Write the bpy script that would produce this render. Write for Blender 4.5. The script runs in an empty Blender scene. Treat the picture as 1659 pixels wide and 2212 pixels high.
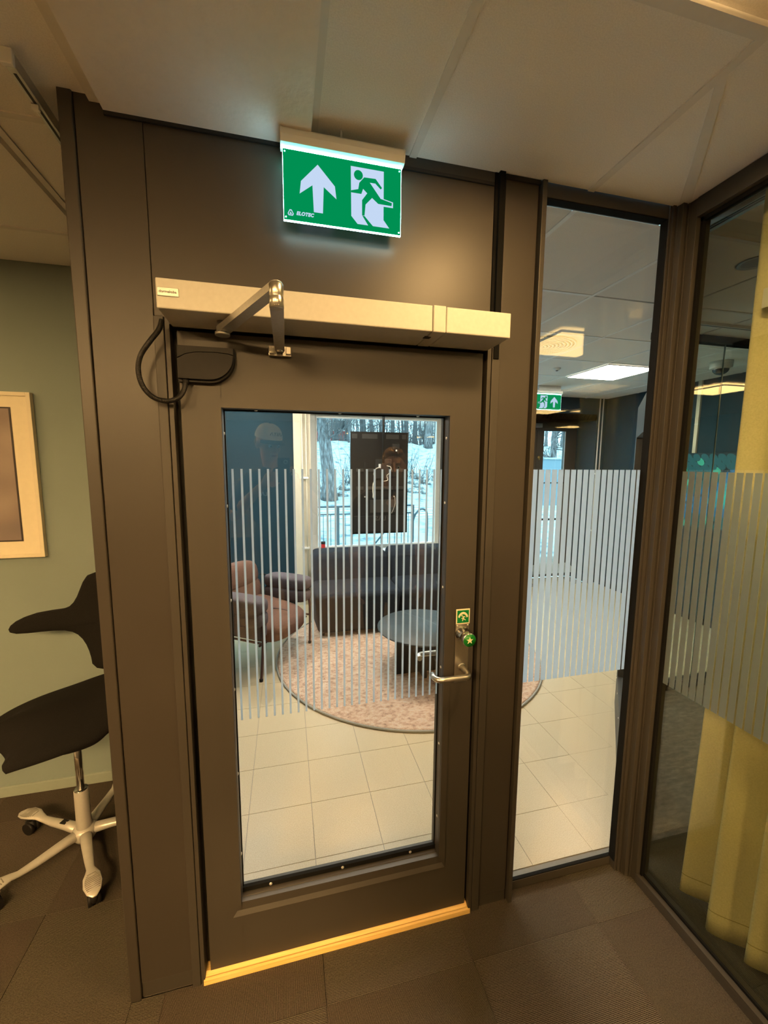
import bpy, bmesh, math, random
from mathutils import Vector, Matrix, Euler
R = math.radians
rnd = random.Random(7)
sc = bpy.context.scene
COL = sc.collection

# ------------------------------------------------------------------ camera
EYE = Vector((0.0, -1.28, 1.756))
PITCH, ROLL, YAW, FPX = -0.121240286, 0.0064536892, 0.236906761, 874.03475
fwd = Vector((math.sin(YAW) * math.cos(PITCH), math.cos(YAW) * math.cos(PITCH), math.sin(PITCH)))
rt = Vector((math.cos(YAW), -math.sin(YAW), 0)); up = rt.cross(fwd)
rt, up = rt * math.cos(ROLL) + up * math.sin(ROLL), -rt * math.sin(ROLL) + up * math.cos(ROLL)
cam_d = bpy.data.cameras.new('camera')
cam_d.sensor_fit = 'HORIZONTAL'; cam_d.sensor_width = 36.0; cam_d.lens = FPX * 36.0 / 1659.0
cam_d.clip_start = 0.005; cam_d.clip_end = 300
cam = bpy.data.objects.new('camera', cam_d); COL.objects.link(cam)
m = Matrix.Identity(4)
for i in range(3):
    m[i][0] = rt[i]; m[i][1] = up[i]; m[i][2] = -fwd[i]; m[i][3] = EYE[i]
cam.matrix_world = m
sc.camera = cam

# ------------------------------------------------------------------ light and exposure
SKY = 3.5             # overcast winter sky
PANEL_NEAR = 13.0     # office ceiling panel just in front of the glass wall
FILL_OFFICE = 122.0  # added fill panels out of view behind the camera
PANEL_PRINT = 10.5   # office panel by the framed print
PANEL_MEETING = 11.0
PANEL_LOBBY = 31.0
WARM = (1.0, 0.61, 0.235); NEUTRAL = (1.0, 0.90, 0.74)
sc.view_settings.view_transform = 'Standard'
sc.view_settings.look = 'None'
sc.view_settings.gamma = 1.0
sc.view_settings.use_curve_mapping = False
sc.view_settings.exposure = 0.75
w = bpy.data.worlds.new('overcast'); sc.world = w; w.use_nodes = True
wn = w.node_tree.nodes; wl = w.node_tree.links
bg = wn['Background']
tc = wn.new('ShaderNodeTexCoord'); nz = wn.new('ShaderNodeTexNoise'); nz.inputs['Scale'].default_value = 1.5
cr = wn.new('ShaderNodeValToRGB')
cr.color_ramp.elements[0].color = (0.40, 0.78, 0.96, 1); cr.color_ramp.elements[1].color = (0.48, 0.84, 1.0, 1)
wl.new(tc.outputs['Generated'], nz.inputs['Vector']); wl.new(nz.outputs['Fac'], cr.inputs['Fac'])
wl.new(cr.outputs['Color'], bg.inputs['Color']); bg.inputs['Strength'].default_value = SKY
sc.cycles.max_bounces = 12; sc.cycles.transparent_max_bounces = 24
sc.cycles.diffuse_bounces = 6; sc.cycles.glossy_bounces = 6; sc.cycles.transmission_bounces = 10
sc.cycles.caustics_reflective = False; sc.cycles.caustics_refractive = False
sc.cycles.sample_clamp_indirect = 6.0

# ------------------------------------------------------------------ materials
def nodes(name):
    mt = bpy.data.materials.new(name); mt.use_nodes = True
    return mt, mt.node_tree.nodes, mt.node_tree.links, mt.node_tree.nodes['Principled BSDF']
def mat(name, col, rough=0.5, metal=0.0, noise=0.0, nscale=40, bump=0.0, bscale=200, spec=0.5, sheen=0.0, coat=0.0):
    mt, n, l, b = nodes(name)
    b.inputs['Base Color'].default_value = (*col, 1); b.inputs['Roughness'].default_value = rough
    b.inputs['Metallic'].default_value = metal; b.inputs['Specular IOR Level'].default_value = spec
    b.inputs['Coat Weight'].default_value = coat
    if sheen: b.inputs['Sheen Weight'].default_value = sheen
    c = n.new('ShaderNodeTexCoord')
    t = n.new('ShaderNodeTexNoise'); t.inputs['Scale'].default_value = nscale; t.inputs['Detail'].default_value = 6
    l.new(c.outputs['Object'], t.inputs['Vector'])
    r = n.new('ShaderNodeValToRGB'); k = max(noise, 0.02)
    r.color_ramp.elements[0].position = 0.3; r.color_ramp.elements[1].position = 0.7
    r.color_ramp.elements[0].color = (*[x * (1 - k) for x in col], 1)
    r.color_ramp.elements[1].color = (*[min(1, x * (1 + k)) for x in col], 1)
    l.new(t.outputs['Fac'], r.inputs['Fac']); l.new(r.outputs['Color'], b.inputs['Base Color'])
    if bump:
        t2 = n.new('ShaderNodeTexNoise'); t2.inputs['Scale'].default_value = bscale; t2.inputs['Detail'].default_value = 3
        l.new(c.outputs['Object'], t2.inputs['Vector'])
        bp = n.new('ShaderNodeBump'); bp.inputs['Strength'].default_value = bump; bp.inputs['Distance'].default_value = 0.002
        l.new(t2.outputs['Fac'], bp.inputs['Height']); l.new(bp.outputs['Normal'], b.inputs['Normal'])
    return mt
def emit(name, col, s, one_sided=False):
    mt = bpy.data.materials.new(name); mt.use_nodes = True; n = mt.node_tree.nodes; l = mt.node_tree.links
    n.remove(n['Principled BSDF']); e = n.new('ShaderNodeEmission')
    e.inputs['Color'].default_value = (*col, 1); e.inputs['Strength'].default_value = s
    l.new(e.outputs[0], n['Material Output'].inputs[0])
    return mt
def glass(name, tint=(0.97, 0.985, 0.975), f0=1.5):
    mt = bpy.data.materials.new(name); mt.use_nodes = True; n = mt.node_tree.nodes; l = mt.node_tree.links
    n.remove(n['Principled BSDF'])
    t = n.new('ShaderNodeBsdfTransparent'); t.inputs[0].default_value = (*tint, 1)
    g = n.new('ShaderNodeBsdfGlossy'); g.inputs['Roughness'].default_value = 0.0; g.inputs[0].default_value = (1, 1, 1, 1)
    f = n.new('ShaderNodeFresnel'); ge = n.new('ShaderNodeNewGeometry'); mi_ = n.new('ShaderNodeMix')   # the back face takes the inverse index
    mi_.inputs['A'].default_value = f0; mi_.inputs['B'].default_value = 1 / f0
    l.new(ge.outputs['Backfacing'], mi_.inputs['Factor']); l.new(mi_.outputs['Result'], f.inputs['IOR'])
    x = n.new('ShaderNodeMixShader'); l.new(f.outputs[0], x.inputs[0]); l.new(t.outputs[0], x.inputs[1]); l.new(g.outputs[0], x.inputs[2])
    l.new(x.outputs[0], n['Material Output'].inputs[0])
    return mt
def frost(name):
    # etched film: mostly scatters what comes through it, partly lit from the near side
    mt = bpy.data.materials.new(name); mt.use_nodes = True; n = mt.node_tree.nodes; l = mt.node_tree.links
    n.remove(n['Principled BSDF'])
    d = n.new('ShaderNodeBsdfDiffuse'); d.inputs[0].default_value = (0.66, 0.74, 0.80, 1)
    t = n.new('ShaderNodeBsdfTranslucent'); t.inputs[0].default_value = (0.66, 0.77, 0.88, 1)
    r = n.new('ShaderNodeBsdfRefraction'); r.inputs['IOR'].default_value = 1.25; r.inputs['Roughness'].default_value = 0.55
    r.inputs[0].default_value = (0.95, 0.97, 0.97, 1)
    a = n.new('ShaderNodeMixShader'); a.inputs[0].default_value = 0.86
    b = n.new('ShaderNodeMixShader'); b.inputs[0].default_value = 0.18
    l.new(d.outputs[0], a.inputs[1]); l.new(t.outputs[0], a.inputs[2])
    l.new(a.outputs[0], b.inputs[1]); l.new(r.outputs[0], b.inputs[2])
    l.new(b.outputs[0], n['Material Output'].inputs[0])
    return mt
def carpet(name, c1, c2, along, pitch=0.006):
    mt, n, l, b = nodes(name)
    b.inputs['Roughness'].default_value = 0.95; b.inputs['Specular IOR Level'].default_value = 0.1
    c = n.new('ShaderNodeTexCoord'); mp = n.new('ShaderNodeMapping')
    l.new(c.outputs['Object'], mp.inputs['Vector'])
    w_ = n.new('ShaderNodeTexWave'); w_.wave_type = 'BANDS'; w_.bands_direction = 'X' if along == 'y' else 'Y'
    w_.inputs['Scale'].default_value = 0.314 / pitch; w_.inputs['Distortion'].default_value = 1.2
    w_.inputs['Detail'].default_value = 2; w_.inputs['Detail Scale'].default_value = 3
    l.new(mp.outputs[0], w_.inputs['Vector'])
    t = n.new('ShaderNodeTexNoise'); t.inputs['Scale'].default_value = 260; t.inputs['Detail'].default_value = 4
    l.new(mp.outputs[0], t.inputs['Vector'])
    mx = n.new('ShaderNodeMath'); mx.operation = 'MULTIPLY_ADD'; mx.inputs[1].default_value = 0.62
    l.new(w_.outputs['Fac'], mx.inputs[0])
    m2 = n.new('ShaderNodeMath'); m2.operation = 'MULTIPLY'; m2.inputs[1].default_value = 0.6
    l.new(t.outputs['Fac'], m2.inputs[0]); l.new(m2.outputs[0], mx.inputs[2])
    r = n.new('ShaderNodeValToRGB'); r.color_ramp.elements[0].position = 0.30; r.color_ramp.elements[1].position = 0.86
    r.color_ramp.elements[0].color = (*c1, 1); r.color_ramp.elements[1].color = (*c2, 1)
    l.new(mx.outputs[0], r.inputs['Fac']); l.new(r.outputs['Color'], b.inputs['Base Color'])
    bp = n.new('ShaderNodeBump'); bp.inputs['Strength'].default_value = 0.7; bp.inputs['Distance'].default_value = 0.003
    l.new(mx.outputs[0], bp.inputs['Height']); l.new(bp.outputs['Normal'], b.inputs['Normal'])
    return mt
def blotch(name, cols, scale, rough=0.9, bump=0.0, detail=8, pos=None, bscale=None, stretch=None):
    mt, n, l, b = nodes(name)
    b.inputs['Roughness'].default_value = rough; b.inputs['Specular IOR Level'].default_value = 0.3
    c = n.new('ShaderNodeTexCoord'); mp = n.new('ShaderNodeMapping')
    if stretch: mp.inputs['Scale'].default_value = stretch
    l.new(c.outputs['Object'], mp.inputs['Vector'])
    t = n.new('ShaderNodeTexNoise'); t.inputs['Scale'].default_value = scale; t.inputs['Detail'].default_value = detail
    t.inputs['Roughness'].default_value = 0.65
    l.new(mp.outputs[0], t.inputs['Vector'])
    r = n.new('ShaderNodeValToRGB'); e = r.color_ramp.elements
    pos = pos or [0.3 + 0.4 * i / (len(cols) - 1) for i in range(len(cols))]
    e[0].position = pos[0]; e[0].color = (*cols[0], 1); e[1].position = pos[-1]; e[1].color = (*cols[-1], 1)
    for p_, c_ in zip(pos[1:-1], cols[1:-1]):
        k = e.new(p_); k.color = (*c_, 1)
    l.new(t.outputs['Fac'], r.inputs['Fac']); l.new(r.outputs['Color'], b.inputs['Base Color'])
    if bump:
        t2 = n.new('ShaderNodeTexNoise'); t2.inputs['Scale'].default_value = bscale or scale * 3; t2.inputs['Detail'].default_value = 5
        l.new(mp.outputs[0], t2.inputs['Vector'])
        bp = n.new('ShaderNodeBump'); bp.inputs['Strength'].default_value = bump; bp.inputs['Distance'].default_value = 0.01
        l.new(t2.outputs['Fac'], bp.inputs['Height']); l.new(bp.outputs['Normal'], b.inputs['Normal'])
    return mt
def wood(name, c1, c2):
    mt, n, l, b = nodes(name); b.inputs['Roughness'].default_value = 0.4
    c = n.new('ShaderNodeTexCoord'); mp = n.new('ShaderNodeMapping'); mp.inputs['Scale'].default_value = (6, 160, 160)
    l.new(c.outputs['Object'], mp.inputs['Vector'])
    t = n.new('ShaderNodeTexNoise'); t.inputs['Scale'].default_value = 1; t.inputs['Detail'].default_value = 5
    l.new(mp.outputs[0], t.inputs['Vector'])
    r = n.new('ShaderNodeValToRGB'); r.color_ramp.elements[0].position = 0.3; r.color_ramp.elements[1].position = 0.7
    r.color_ramp.elements[0].color = (*c1, 1); r.color_ramp.elements[1].color = (*c2, 1)
    l.new(t.outputs['Fac'], r.inputs['Fac']); l.new(r.outputs['Color'], b.inputs['Base Color'])
    return mt
M = dict(
    paint=mat('dark_satin_paint', (0.046, 0.040, 0.033), 0.50, noise=0.04, nscale=4),
    panel=mat('dark_wall_panel', (0.044, 0.037, 0.030), 0.42, noise=0.05, nscale=3),
    gap=mat('black_gap', (0.008, 0.008, 0.008), 0.6),
    gasket=mat('black_rubber', (0.008, 0.008, 0.008), 0.85, spec=0.08),
    cover=mat('pale_anodised_cover', (0.60, 0.59, 0.55), 0.42, noise=0.03, nscale=90, spec=0.4),
    alu=mat('brushed_aluminium', (0.50, 0.49, 0.47), 0.36, 0.85, noise=0.06, nscale=160),
    steel=mat('satin_steel', (0.62, 0.60, 0.56), 0.30, 1.0, noise=0.04, nscale=120),
    chrome=mat('polished_chrome', (0.75, 0.74, 0.72), 0.18, 1.0),
    screw=mat('bright_screw', (0.85, 0.83, 0.78), 0.3, 0.6),
    blackp=mat('black_plastic', (0.010, 0.009, 0.009), 0.55, noise=0.1, spec=0.25),
    hose=mat('ribbed_black_hose', (0.010, 0.009, 0.009), 0.4, spec=0.3),
    white=mat('white_plastic', (0.78, 0.78, 0.76), 0.45),
    cream=mat('cream_paint', (0.66, 0.60, 0.48), 0.5),
    ceil=mat('ceiling_tile_offwhite', (0.88, 0.86, 0.83), 0.95, noise=0.06, nscale=300, bump=0.25, bscale=600, spec=0.1),
    ceil_low=blotch('ceiling_panel_speckled', [(0.28, 0.22, 0.17), (0.82, 0.78, 0.74), (0.85, 0.81, 0.77), (0.87, 0.83, 0.79)], 38, pos=[0.22, 0.262, 0.5, 0.8], bump=0.12, bscale=60),
    grid=mat('ceiling_grid_strip', (0.76, 0.74, 0.71), 0.6),
    gridl=mat('ceiling_grid_white', (0.95, 0.97, 1.0), 0.45),
    sage=mat('sage_wall_paint', (0.235, 0.29, 0.28), 0.85, noise=0.04, nscale=2, bump=0.1, bscale=300),
    sagetrim=mat('sage_skirting', (0.30, 0.35, 0.31), 0.5),
    teal=mat('dark_teal_wall', (0.012, 0.036, 0.054), 0.85, spec=0.2, noise=0.05, nscale=2),
    offwall=mat('office_wall', (0.28, 0.27, 0.25), 0.85),
    oak=wood('oiled_oak', (0.80, 0.50, 0.14), (0.92, 0.64, 0.24)),
    tile=blotch('beige_stone_tile', [(0.42, 0.34, 0.22), (0.54, 0.44, 0.295), (0.59, 0.49, 0.34)], 260, rough=0.34, detail=3),
    grout=mat('grey_grout', (0.26, 0.24, 0.21), 0.9),
    cpx=carpet('carpet_ribs_across', (0.014, 0.010, 0.007), (0.150, 0.122, 0.094), 'x', 0.0039),
    cpy=carpet('carpet_ribs_along', (0.014, 0.010, 0.007), (0.132, 0.108, 0.084), 'y', 0.0031),
    cpm=blotch('mottled_carpet', [(0.045, 0.040, 0.028), (0.085, 0.076, 0.054), (0.14, 0.125, 0.09)], 14, stretch=(1.0, 2.6, 1), bump=0.6, bscale=240),
    cpd=carpet('meeting_loop_carpet', (0.030, 0.028, 0.022), (0.10, 0.095, 0.08), 'y', 0.006),
    glass=glass('clear_glass', f0=1.63), glass_s=glass('thin_clear_glass', f0=1.45), glass_g=glass('greenish_glass', (0.88, 0.91, 0.87), f0=1.5),
    frost=frost('frosted_film'),
    gasl=mat('gas_lift_black', (0.02, 0.02, 0.02), 0.2, 0.6),
    champ=mat('silver_lacquer', (0.60, 0.58, 0.55), 0.35, 0.35, noise=0.03),
    blackfab=mat('black_wool_fabric', (0.012, 0.011, 0.011), 0.95, noise=0.2, nscale=300, bump=0.4, bscale=500, spec=0.15),
    sofa=mat('charcoal_boucle', (0.020, 0.025, 0.035), 0.95, noise=0.22, nscale=120, bump=0.6, bscale=220, spec=0.1),
    rust=mat('mauve_brown_wool', (0.135, 0.072, 0.056), 0.95, noise=0.22, nscale=160, bump=0.6, bscale=240, spec=0.12),
    mauve=mat('mauve_wool_daylit', (0.105, 0.088, 0.102), 0.95, noise=0.22, nscale=160, bump=0.6, bscale=240, spec=0.12),  # armrest wool with the blue daylight on it put into the colour
    burg=mat('burgundy_steel_tube', (0.060, 0.022, 0.024), 0.35),
    stone=mat('dark_stone_top', (0.042, 0.050, 0.054), 0.48, noise=0.12, nscale=9, spec=0.3),
    vein=mat('pale_stone_vein', (0.14, 0.15, 0.155), 0.3),
    blackm=mat('matt_black_metal', (0.010, 0.010, 0.010), 0.5),
    rug=blotch('salmon_pile_rug', [(0.27, 0.18, 0.15), (0.55, 0.36, 0.26), (0.68, 0.50, 0.38), (0.62, 0.52, 0.46)], 26, bump=1.0, bscale=120, stretch=(1, 1.5, 1)),
    rugrim=mat('grey_rug_binding', (0.30, 0.29, 0.26), 0.8),
    curtain=mat('olive_yellow_curtain', (0.74, 0.66, 0.38), 0.9, noise=0.08, nscale=200, bump=0.3, bscale=500, spec=0.1),
    paper=mat('white_paper', (0.75, 0.72, 0.64), 0.8), ink=mat('black_ink', (0.02, 0.02, 0.02), 0.6),
    greyink=mat('grey_ink', (0.22, 0.20, 0.17), 0.6),
    frame=mat('cream_picture_frame', (0.74, 0.66, 0.50), 0.5), mount=mat('cream_mount_board', (0.78, 0.70, 0.53), 0.8),
    print=blotch('lilac_grey_print', [(0.13, 0.12, 0.14), (0.26, 0.21, 0.20), (0.40, 0.33, 0.30)], 2.2, detail=2),
    prbord=mat('print_dark_border', (0.035, 0.028, 0.025), 0.6),
    green_e=emit('lit_sign_green', (0.0, 0.165, 0.05), 1.0), white_e=emit('lit_sign_white', (0.33, 0.41, 0.54), 1.0),
    rim_e=emit('lit_acrylic_edge', (0.55, 0.95, 1.0), 15.0), led_e=emit('led_slot', (0.14, 1.0, 0.75), 14.0),
    green=mat('sign_green', (0.0, 0.19, 0.045), 0.35), greenk=mat('knob_green', (0.005, 0.20, 0.02), 0.3),
    cream_l=mat('luminous_cream', (0.74, 0.70, 0.50), 0.5),
    red=mat('red_tin', (0.45, 0.02, 0.02), 0.4), redw=mat('red_wall_boards', (0.55, 0.06, 0.05), 0.8, noise=0.2, nscale=5),
    snow=blotch('trodden_snow', [(0.08, 0.10, 0.12), (0.24, 0.29, 0.31), (0.42, 0.47, 0.48), (0.52, 0.54, 0.55)], 2.6, rough=0.8, bump=0.6, bscale=5, pos=[0.34, 0.42, 0.5, 0.75]),
    slush=blotch('tracked_slush', [(0.38, 0.52, 0.58), (0.62, 0.78, 0.84), (0.78, 0.90, 0.94)], 1.2, stretch=(0.15, 4, 1), bump=0.3),
    bark=blotch('pine_bark', [(0.035, 0.03, 0.03), (0.16, 0.14, 0.14), (0.34, 0.33, 0.33)], 7, stretch=(2.2, 2.2, 0.5), bump=1.0, bscale=14),
    twig=mat('bare_twigs', (0.12, 0.11, 0.11), 0.9), rock=blotch('snowy_rock', [(0.06, 0.06, 0.06), (0.20, 0.21, 0.21), (0.75, 0.85, 0.9)], 6, pos=[0.3, 0.5, 0.62]),
    rail=mat('grey_galvanised_rail', (0.16, 0.22, 0.26), 0.5, 0.3),
    wframe=mat('white_window_frame', (0.62, 0.64, 0.64), 0.45),
    tscreen=mat('display_back_black', (0.018, 0.017, 0.016), 0.25, noise=0.1),
    tscreen2=mat('display_recess', (0.035, 0.033, 0.03), 0.4),
    cable=mat('white_cable', (0.7, 0.66, 0.56), 0.5),
    skin=mat('skin', (0.66, 0.38, 0.27), 0.5, noise=0.08, nscale=20),
    shirt=mat('charcoal_tshirt', (0.030, 0.032, 0.036), 0.9, noise=0.1, nscale=200), trousers=mat('dark_trousers', (0.02, 0.022, 0.028), 0.9),
    capm=mat('beige_cap', (0.86, 0.80, 0.66), 0.9, noise=0.05, nscale=200), capb=mat('black_cap_brim', (0.02, 0.02, 0.022), 0.8),
    hair=mat('sandy_hair', (0.26, 0.15, 0.07), 0.7, noise=0.3, nscale=60), shoe=mat('black_shoe', (0.015, 0.015, 0.015), 0.5),
    eyew=mat('eye_white', (0.7, 0.68, 0.65), 0.3), iris=mat('eye_dark', (0.03, 0.03, 0.03), 0.2),
    a1=mat('art_turquoise', (0.0, 0.55, 0.62), 0.4), a2=mat('art_blue', (0.01, 0.16, 0.45), 0.4), a3=mat('art_teal', (0.01, 0.10, 0.14), 0.4), a4=mat('art_cyan', (0.03, 0.36, 0.55), 0.4), a5=mat('art_mint', (0.05, 0.45, 0.36), 0.4), a6=mat('art_night', (0.004, 0.010, 0.018), 0.4),
)

# ------------------------------------------------------------------ mesh building
ORG = {}
class MB:
    """collects verts and faces of one mesh"""
    def __init__(s): s.v = []; s.f = []; s.mi = []; s.cur = 0; s.sm = []
    def add(s, vs, fs, smooth=False):
        o = len(s.v); s.v += [tuple(v) for v in vs]
        for f in fs: s.f.append([i + o for i in f]); s.mi.append(s.cur); s.sm.append(smooth)
        return s
    def box(s, x0, x1, y0, y1, z0, z1, b=0.0):
        x0, x1 = sorted((x0, x1)); y0, y1 = sorted((y0, y1)); z0, z1 = sorted((z0, z1))
        if b <= 0:
            vs = [(x, y, z) for z in (z0, z1) for y in (y0, y1) for x in (x0, x1)]
            return s.add(vs, [(0, 2, 3, 1), (4, 5, 7, 6), (0, 1, 5, 4), (2, 6, 7, 3), (0, 4, 6, 2), (1, 3, 7, 5)])
        bm = bmesh.new(); bmesh.ops.create_cube(bm, size=1)
        for v in bm.verts: v.co = Vector(((x0 + x1) / 2 + v.co.x * (x1 - x0), (y0 + y1) / 2 + v.co.y * (y1 - y0), (z0 + z1) / 2 + v.co.z * (z1 - z0)))
        b = min(b, (x1 - x0) * .49, (y1 - y0) * .49, (z1 - z0) * .49)
        bmesh.ops.bevel(bm, geom=bm.edges[:] , offset=b, segments=2 if b < 0.01 else 4, profile=0.5, affect='EDGES')
        return s.bm(bm, b >= 0.01)
    def bm(s, bm, smooth=False):
        bm.verts.ensure_lookup_table(); s.add([v.co[:] for v in bm.verts], [[v.index for v in f.verts] for f in bm.faces], smooth); bm.free(); return s
    def tube(s, pts, r, n=10, caps=True, closed=False):
        pts = [Vector(p) for p in pts]; k = len(pts); rs = r if isinstance(r, (list, tuple)) else [r] * k
        vs = []; prev = None
        for i, p in enumerate(pts):
            a = pts[(i - 1) % k] if (i > 0 or closed) else p; c = pts[(i + 1) % k] if (i < k - 1 or closed) else p
            t = (c - a).normalized()
            if prev is None: nn = t.orthogonal().normalized()
            else:
                nn = prev - t * prev.dot(t)
                nn = nn.normalized() if nn.length > 1e-6 else t.orthogonal().normalized()
            prev = nn; bb = t.cross(nn)
            for j in range(n):
                an = 2 * math.pi * j / n; vs.append(p + (nn * math.cos(an) + bb * math.sin(an)) * rs[i])
        fs = []
        for i in range(k if closed else k - 1):
            for j in range(n):
                a_ = i * n + j; b_ = i * n + (j + 1) % n; i2 = ((i + 1) % k) * n
                fs.append((a_, b_, i2 + (j + 1) % n, i2 + j))
        s.add(vs, fs, True)
        if caps and not closed:
            o = len(s.v) - len(vs)
            s.f.append([o + j for j in reversed(range(n))]); s.mi.append(s.cur); s.sm.append(False)
            s.f.append([o + (k - 1) * n + j for j in range(n)]); s.mi.append(s.cur); s.sm.append(False)
        return s
    def cyl(s, c, axis, r, h, n=20, r2=None):
        c = Vector(c); a = {'x': Vector((1, 0, 0)), 'y': Vector((0, 1, 0)), 'z': Vector((0, 0, 1))}[axis] if isinstance(axis, str) else Vector(axis).normalized()
        return s.tube([c, c + a * h], [r, r if r2 is None else r2], n)
    def lathe(s, c, prof, n=28, axis='z'):
        vs = []
        for r, h in prof:
            for j in range(n):
                an = 2 * math.pi * j / n; q = (r * math.cos(an), r * math.sin(an), h)
                if axis == 'y': q = (q[0], q[2], q[1])
                vs.append((c[0] + q[0], c[1] + q[1], c[2] + q[2]))
        fs = [(i * n + j, i * n + (j + 1) % n, (i + 1) * n + (j + 1) % n, (i + 1) * n + j) for i in range(len(prof) - 1) for j in range(n)]
        s.add(vs, fs, True); o = len(s.v) - len(vs)
        if tuple(prof[0]) == tuple(prof[-1]): return s
        if prof[0][0] > 1e-5: s.f.append([o + j for j in reversed(range(n))]); s.mi.append(s.cur); s.sm.append(False)
        if prof[-1][0] > 1e-5: s.f.append([o + (len(prof) - 1) * n + j for j in range(n)]); s.mi.append(s.cur); s.sm.append(False)
        return s
    def prism(s, poly, fn0, fn1):
        """poly of 2D points, fn0 / fn1 map them to the near and far face"""
        k = len(poly); vs = [fn0(*p) for p in poly] + [fn1(*p) for p in poly]
        fs = [tuple(range(k)), tuple(reversed(range(k, 2 * k)))] + [(i, i + k, (i + 1) % k + k, (i + 1) % k) for i in range(k)]
        return s.add(vs, fs)
    def blob(s, c, rad, n=20, m_=12, p=2.0, rot=None):
        """superellipsoid"""
        vs = []; q = 2.0 / p
        sg = lambda t: math.copysign(abs(t) ** q, t)
        for i in range(m_ + 1):
            th = -math.pi / 2 + math.pi * i / m_
            for j in range(n):
                ph = 2 * math.pi * j / n
                v = Vector((rad[0] * sg(math.cos(th)) * sg(math.cos(ph)), rad[1] * sg(math.cos(th)) * sg(math.sin(ph)), rad[2] * sg(math.sin(th))))
                if rot: v = rot @ v
                vs.append(Vector(c) + v)
        fs = [(i * n + j, i * n + (j + 1) % n, (i + 1) * n + (j + 1) % n, (i + 1) * n + j) for i in range(m_) for j in range(n)]
        return s.add(vs, fs, True)
    def xf(s, mtx, start=0):
        for i in range(start, len(s.v)): s.v[i] = tuple(mtx @ Vector(s.v[i]))
        return s
    def mesh(s, name, mats, org=Vector((0, 0, 0))):
        me = bpy.data.meshes.new(name)
        me.from_pydata([(v[0] - org[0], v[1] - org[1], v[2] - org[2]) for v in s.v], [], s.f)
        mats = mats if isinstance(mats, (list, tuple)) else [mats]
        for mm in mats: me.materials.append(M[mm] if isinstance(mm, str) else mm)
        me.polygons.foreach_set('material_index', s.mi); me.polygons.foreach_set('use_smooth', s.sm)
        bm = bmesh.new(); bm.from_mesh(me); bmesh.ops.remove_doubles(bm, verts=bm.verts[:], dist=1e-6)
        bmesh.ops.recalc_face_normals(bm, faces=bm.faces[:]); bm.to_mesh(me); bm.free()
        me.update(); return me
def thing(name, label, cat, loc=(0, 0, 0), rotz=0.0, group=None, local=False):
    """Empty at the base of a thing; its parts are built in world coordinates unless local"""
    o = bpy.data.objects.new(name, None); COL.objects.link(o); o.location = loc; o.rotation_euler = (0, 0, rotz)
    o.empty_display_size = 0.1; o['label'] = label; o['category'] = cat
    if group: o['group'] = group
    ORG[o.name] = Vector((0, 0, 0)) if local else Vector(loc)
    return o
def part(name, mb, mats, parent, label=None, stuff=False):
    org = ORG[parent.name]
    o = bpy.data.objects.new(name, mb.mesh(name, mats, org)); COL.objects.link(o); o.parent = parent; ORG[o.name] = org
    if label: o['label'] = label
    if stuff: o['kind'] = 'stuff'
    return o
def share(name, me, parent, loc=(0, 0, 0), rot=(0, 0, 0), scale=(1, 1, 1)):
    o = bpy.data.objects.new(name, me); COL.objects.link(o); o.parent = parent; o.location = loc; o.rotation_euler = rot; o.scale = scale
    ORG[o.name] = Vector((0, 0, 0)); return o
def struct(name, mb=None, mats=None, label=None):
    if mb is None: o = bpy.data.objects.new(name, None)
    else: o = bpy.data.objects.new(name, mb.mesh(name, mats))
    COL.objects.link(o); o['kind'] = 'structure'; ORG[o.name] = Vector((0, 0, 0))
    if label: o['label'] = label
    return o
def copy_tree(o, parent=None):
    c = o.copy(); COL.objects.link(c); c.parent = parent; ORG[c.name] = ORG.get(o.name, Vector())
    for ch in list(o.children): copy_tree(ch, c)
    return c
def text_mb(body, size, mtx, depth=0.0008, shear=0.0, bold=0.0, spacing=1.0):
    cu = bpy.data.curves.new('lettering', 'FONT'); cu.body = body; cu.size = size; cu.extrude = depth; cu.shear = shear
    cu.offset = bold; cu.space_character = spacing; cu.align_x = 'CENTER'; cu.align_y = 'CENTER'; cu.resolution_u = 3
    ob = bpy.data.objects.new('lettering', cu); COL.objects.link(ob); bpy.context.view_layer.update()
    me = bpy.data.meshes.new_from_object(ob.evaluated_get(bpy.context.evaluated_depsgraph_get()))
    mb = MB(); mb.add([mtx @ v.co for v in me.vertices], [list(p.vertices) for p in me.polygons])
    bpy.data.objects.remove(ob); bpy.data.curves.remove(cu); bpy.data.meshes.remove(me)
    return mb
# matrix for lettering that faces -y (the office side) at a point
def face_y(x, y, z, ry=0.0): return Matrix.Translation((x, y, z)) @ Matrix.Rotation(ry, 4, 'Y') @ Matrix.Rotation(R(90), 4, 'X')

# ================================================================== STRUCTURE
H = 2.67
# ---- office floor: carpet tiles laid in a chequerboard of rib directions
fl = struct('floor', MB().box(-4.2, 8.0, -8.5, 0.0, -0.06, -0.008).box(-0.53, 1.44, 0.0, 0.05, -0.06, -0.008).box(-4.2, -0.53, 0.0, 1.065, -0.06, -0.008).prism([(1.41, 0.0), (8, 0.0), (8, 1.09), (2.5, 1.09)], lambda a, b: (a, b, -0.008), lambda a, b: (a, b, -0.06)), 'cpx', 'dark brown ribbed carpet floor of the office')
P_ = 0.519; tile_me = {}
def carpet_tile(x0, x1, y0, y1, kind):
    k = (round(x1 - x0, 3), round(y1 - y0, 3), kind)
    if k not in tile_me:
        tile_me[k] = MB().box(0.0008, x1 - x0 - 0.0008, 0.0008, y1 - y0 - 0.0008, -0.008, 0.0).mesh('carpet_tile', kind)
    share('carpet_tile', tile_me[k], fl, (x0, y0, 0))
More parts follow.
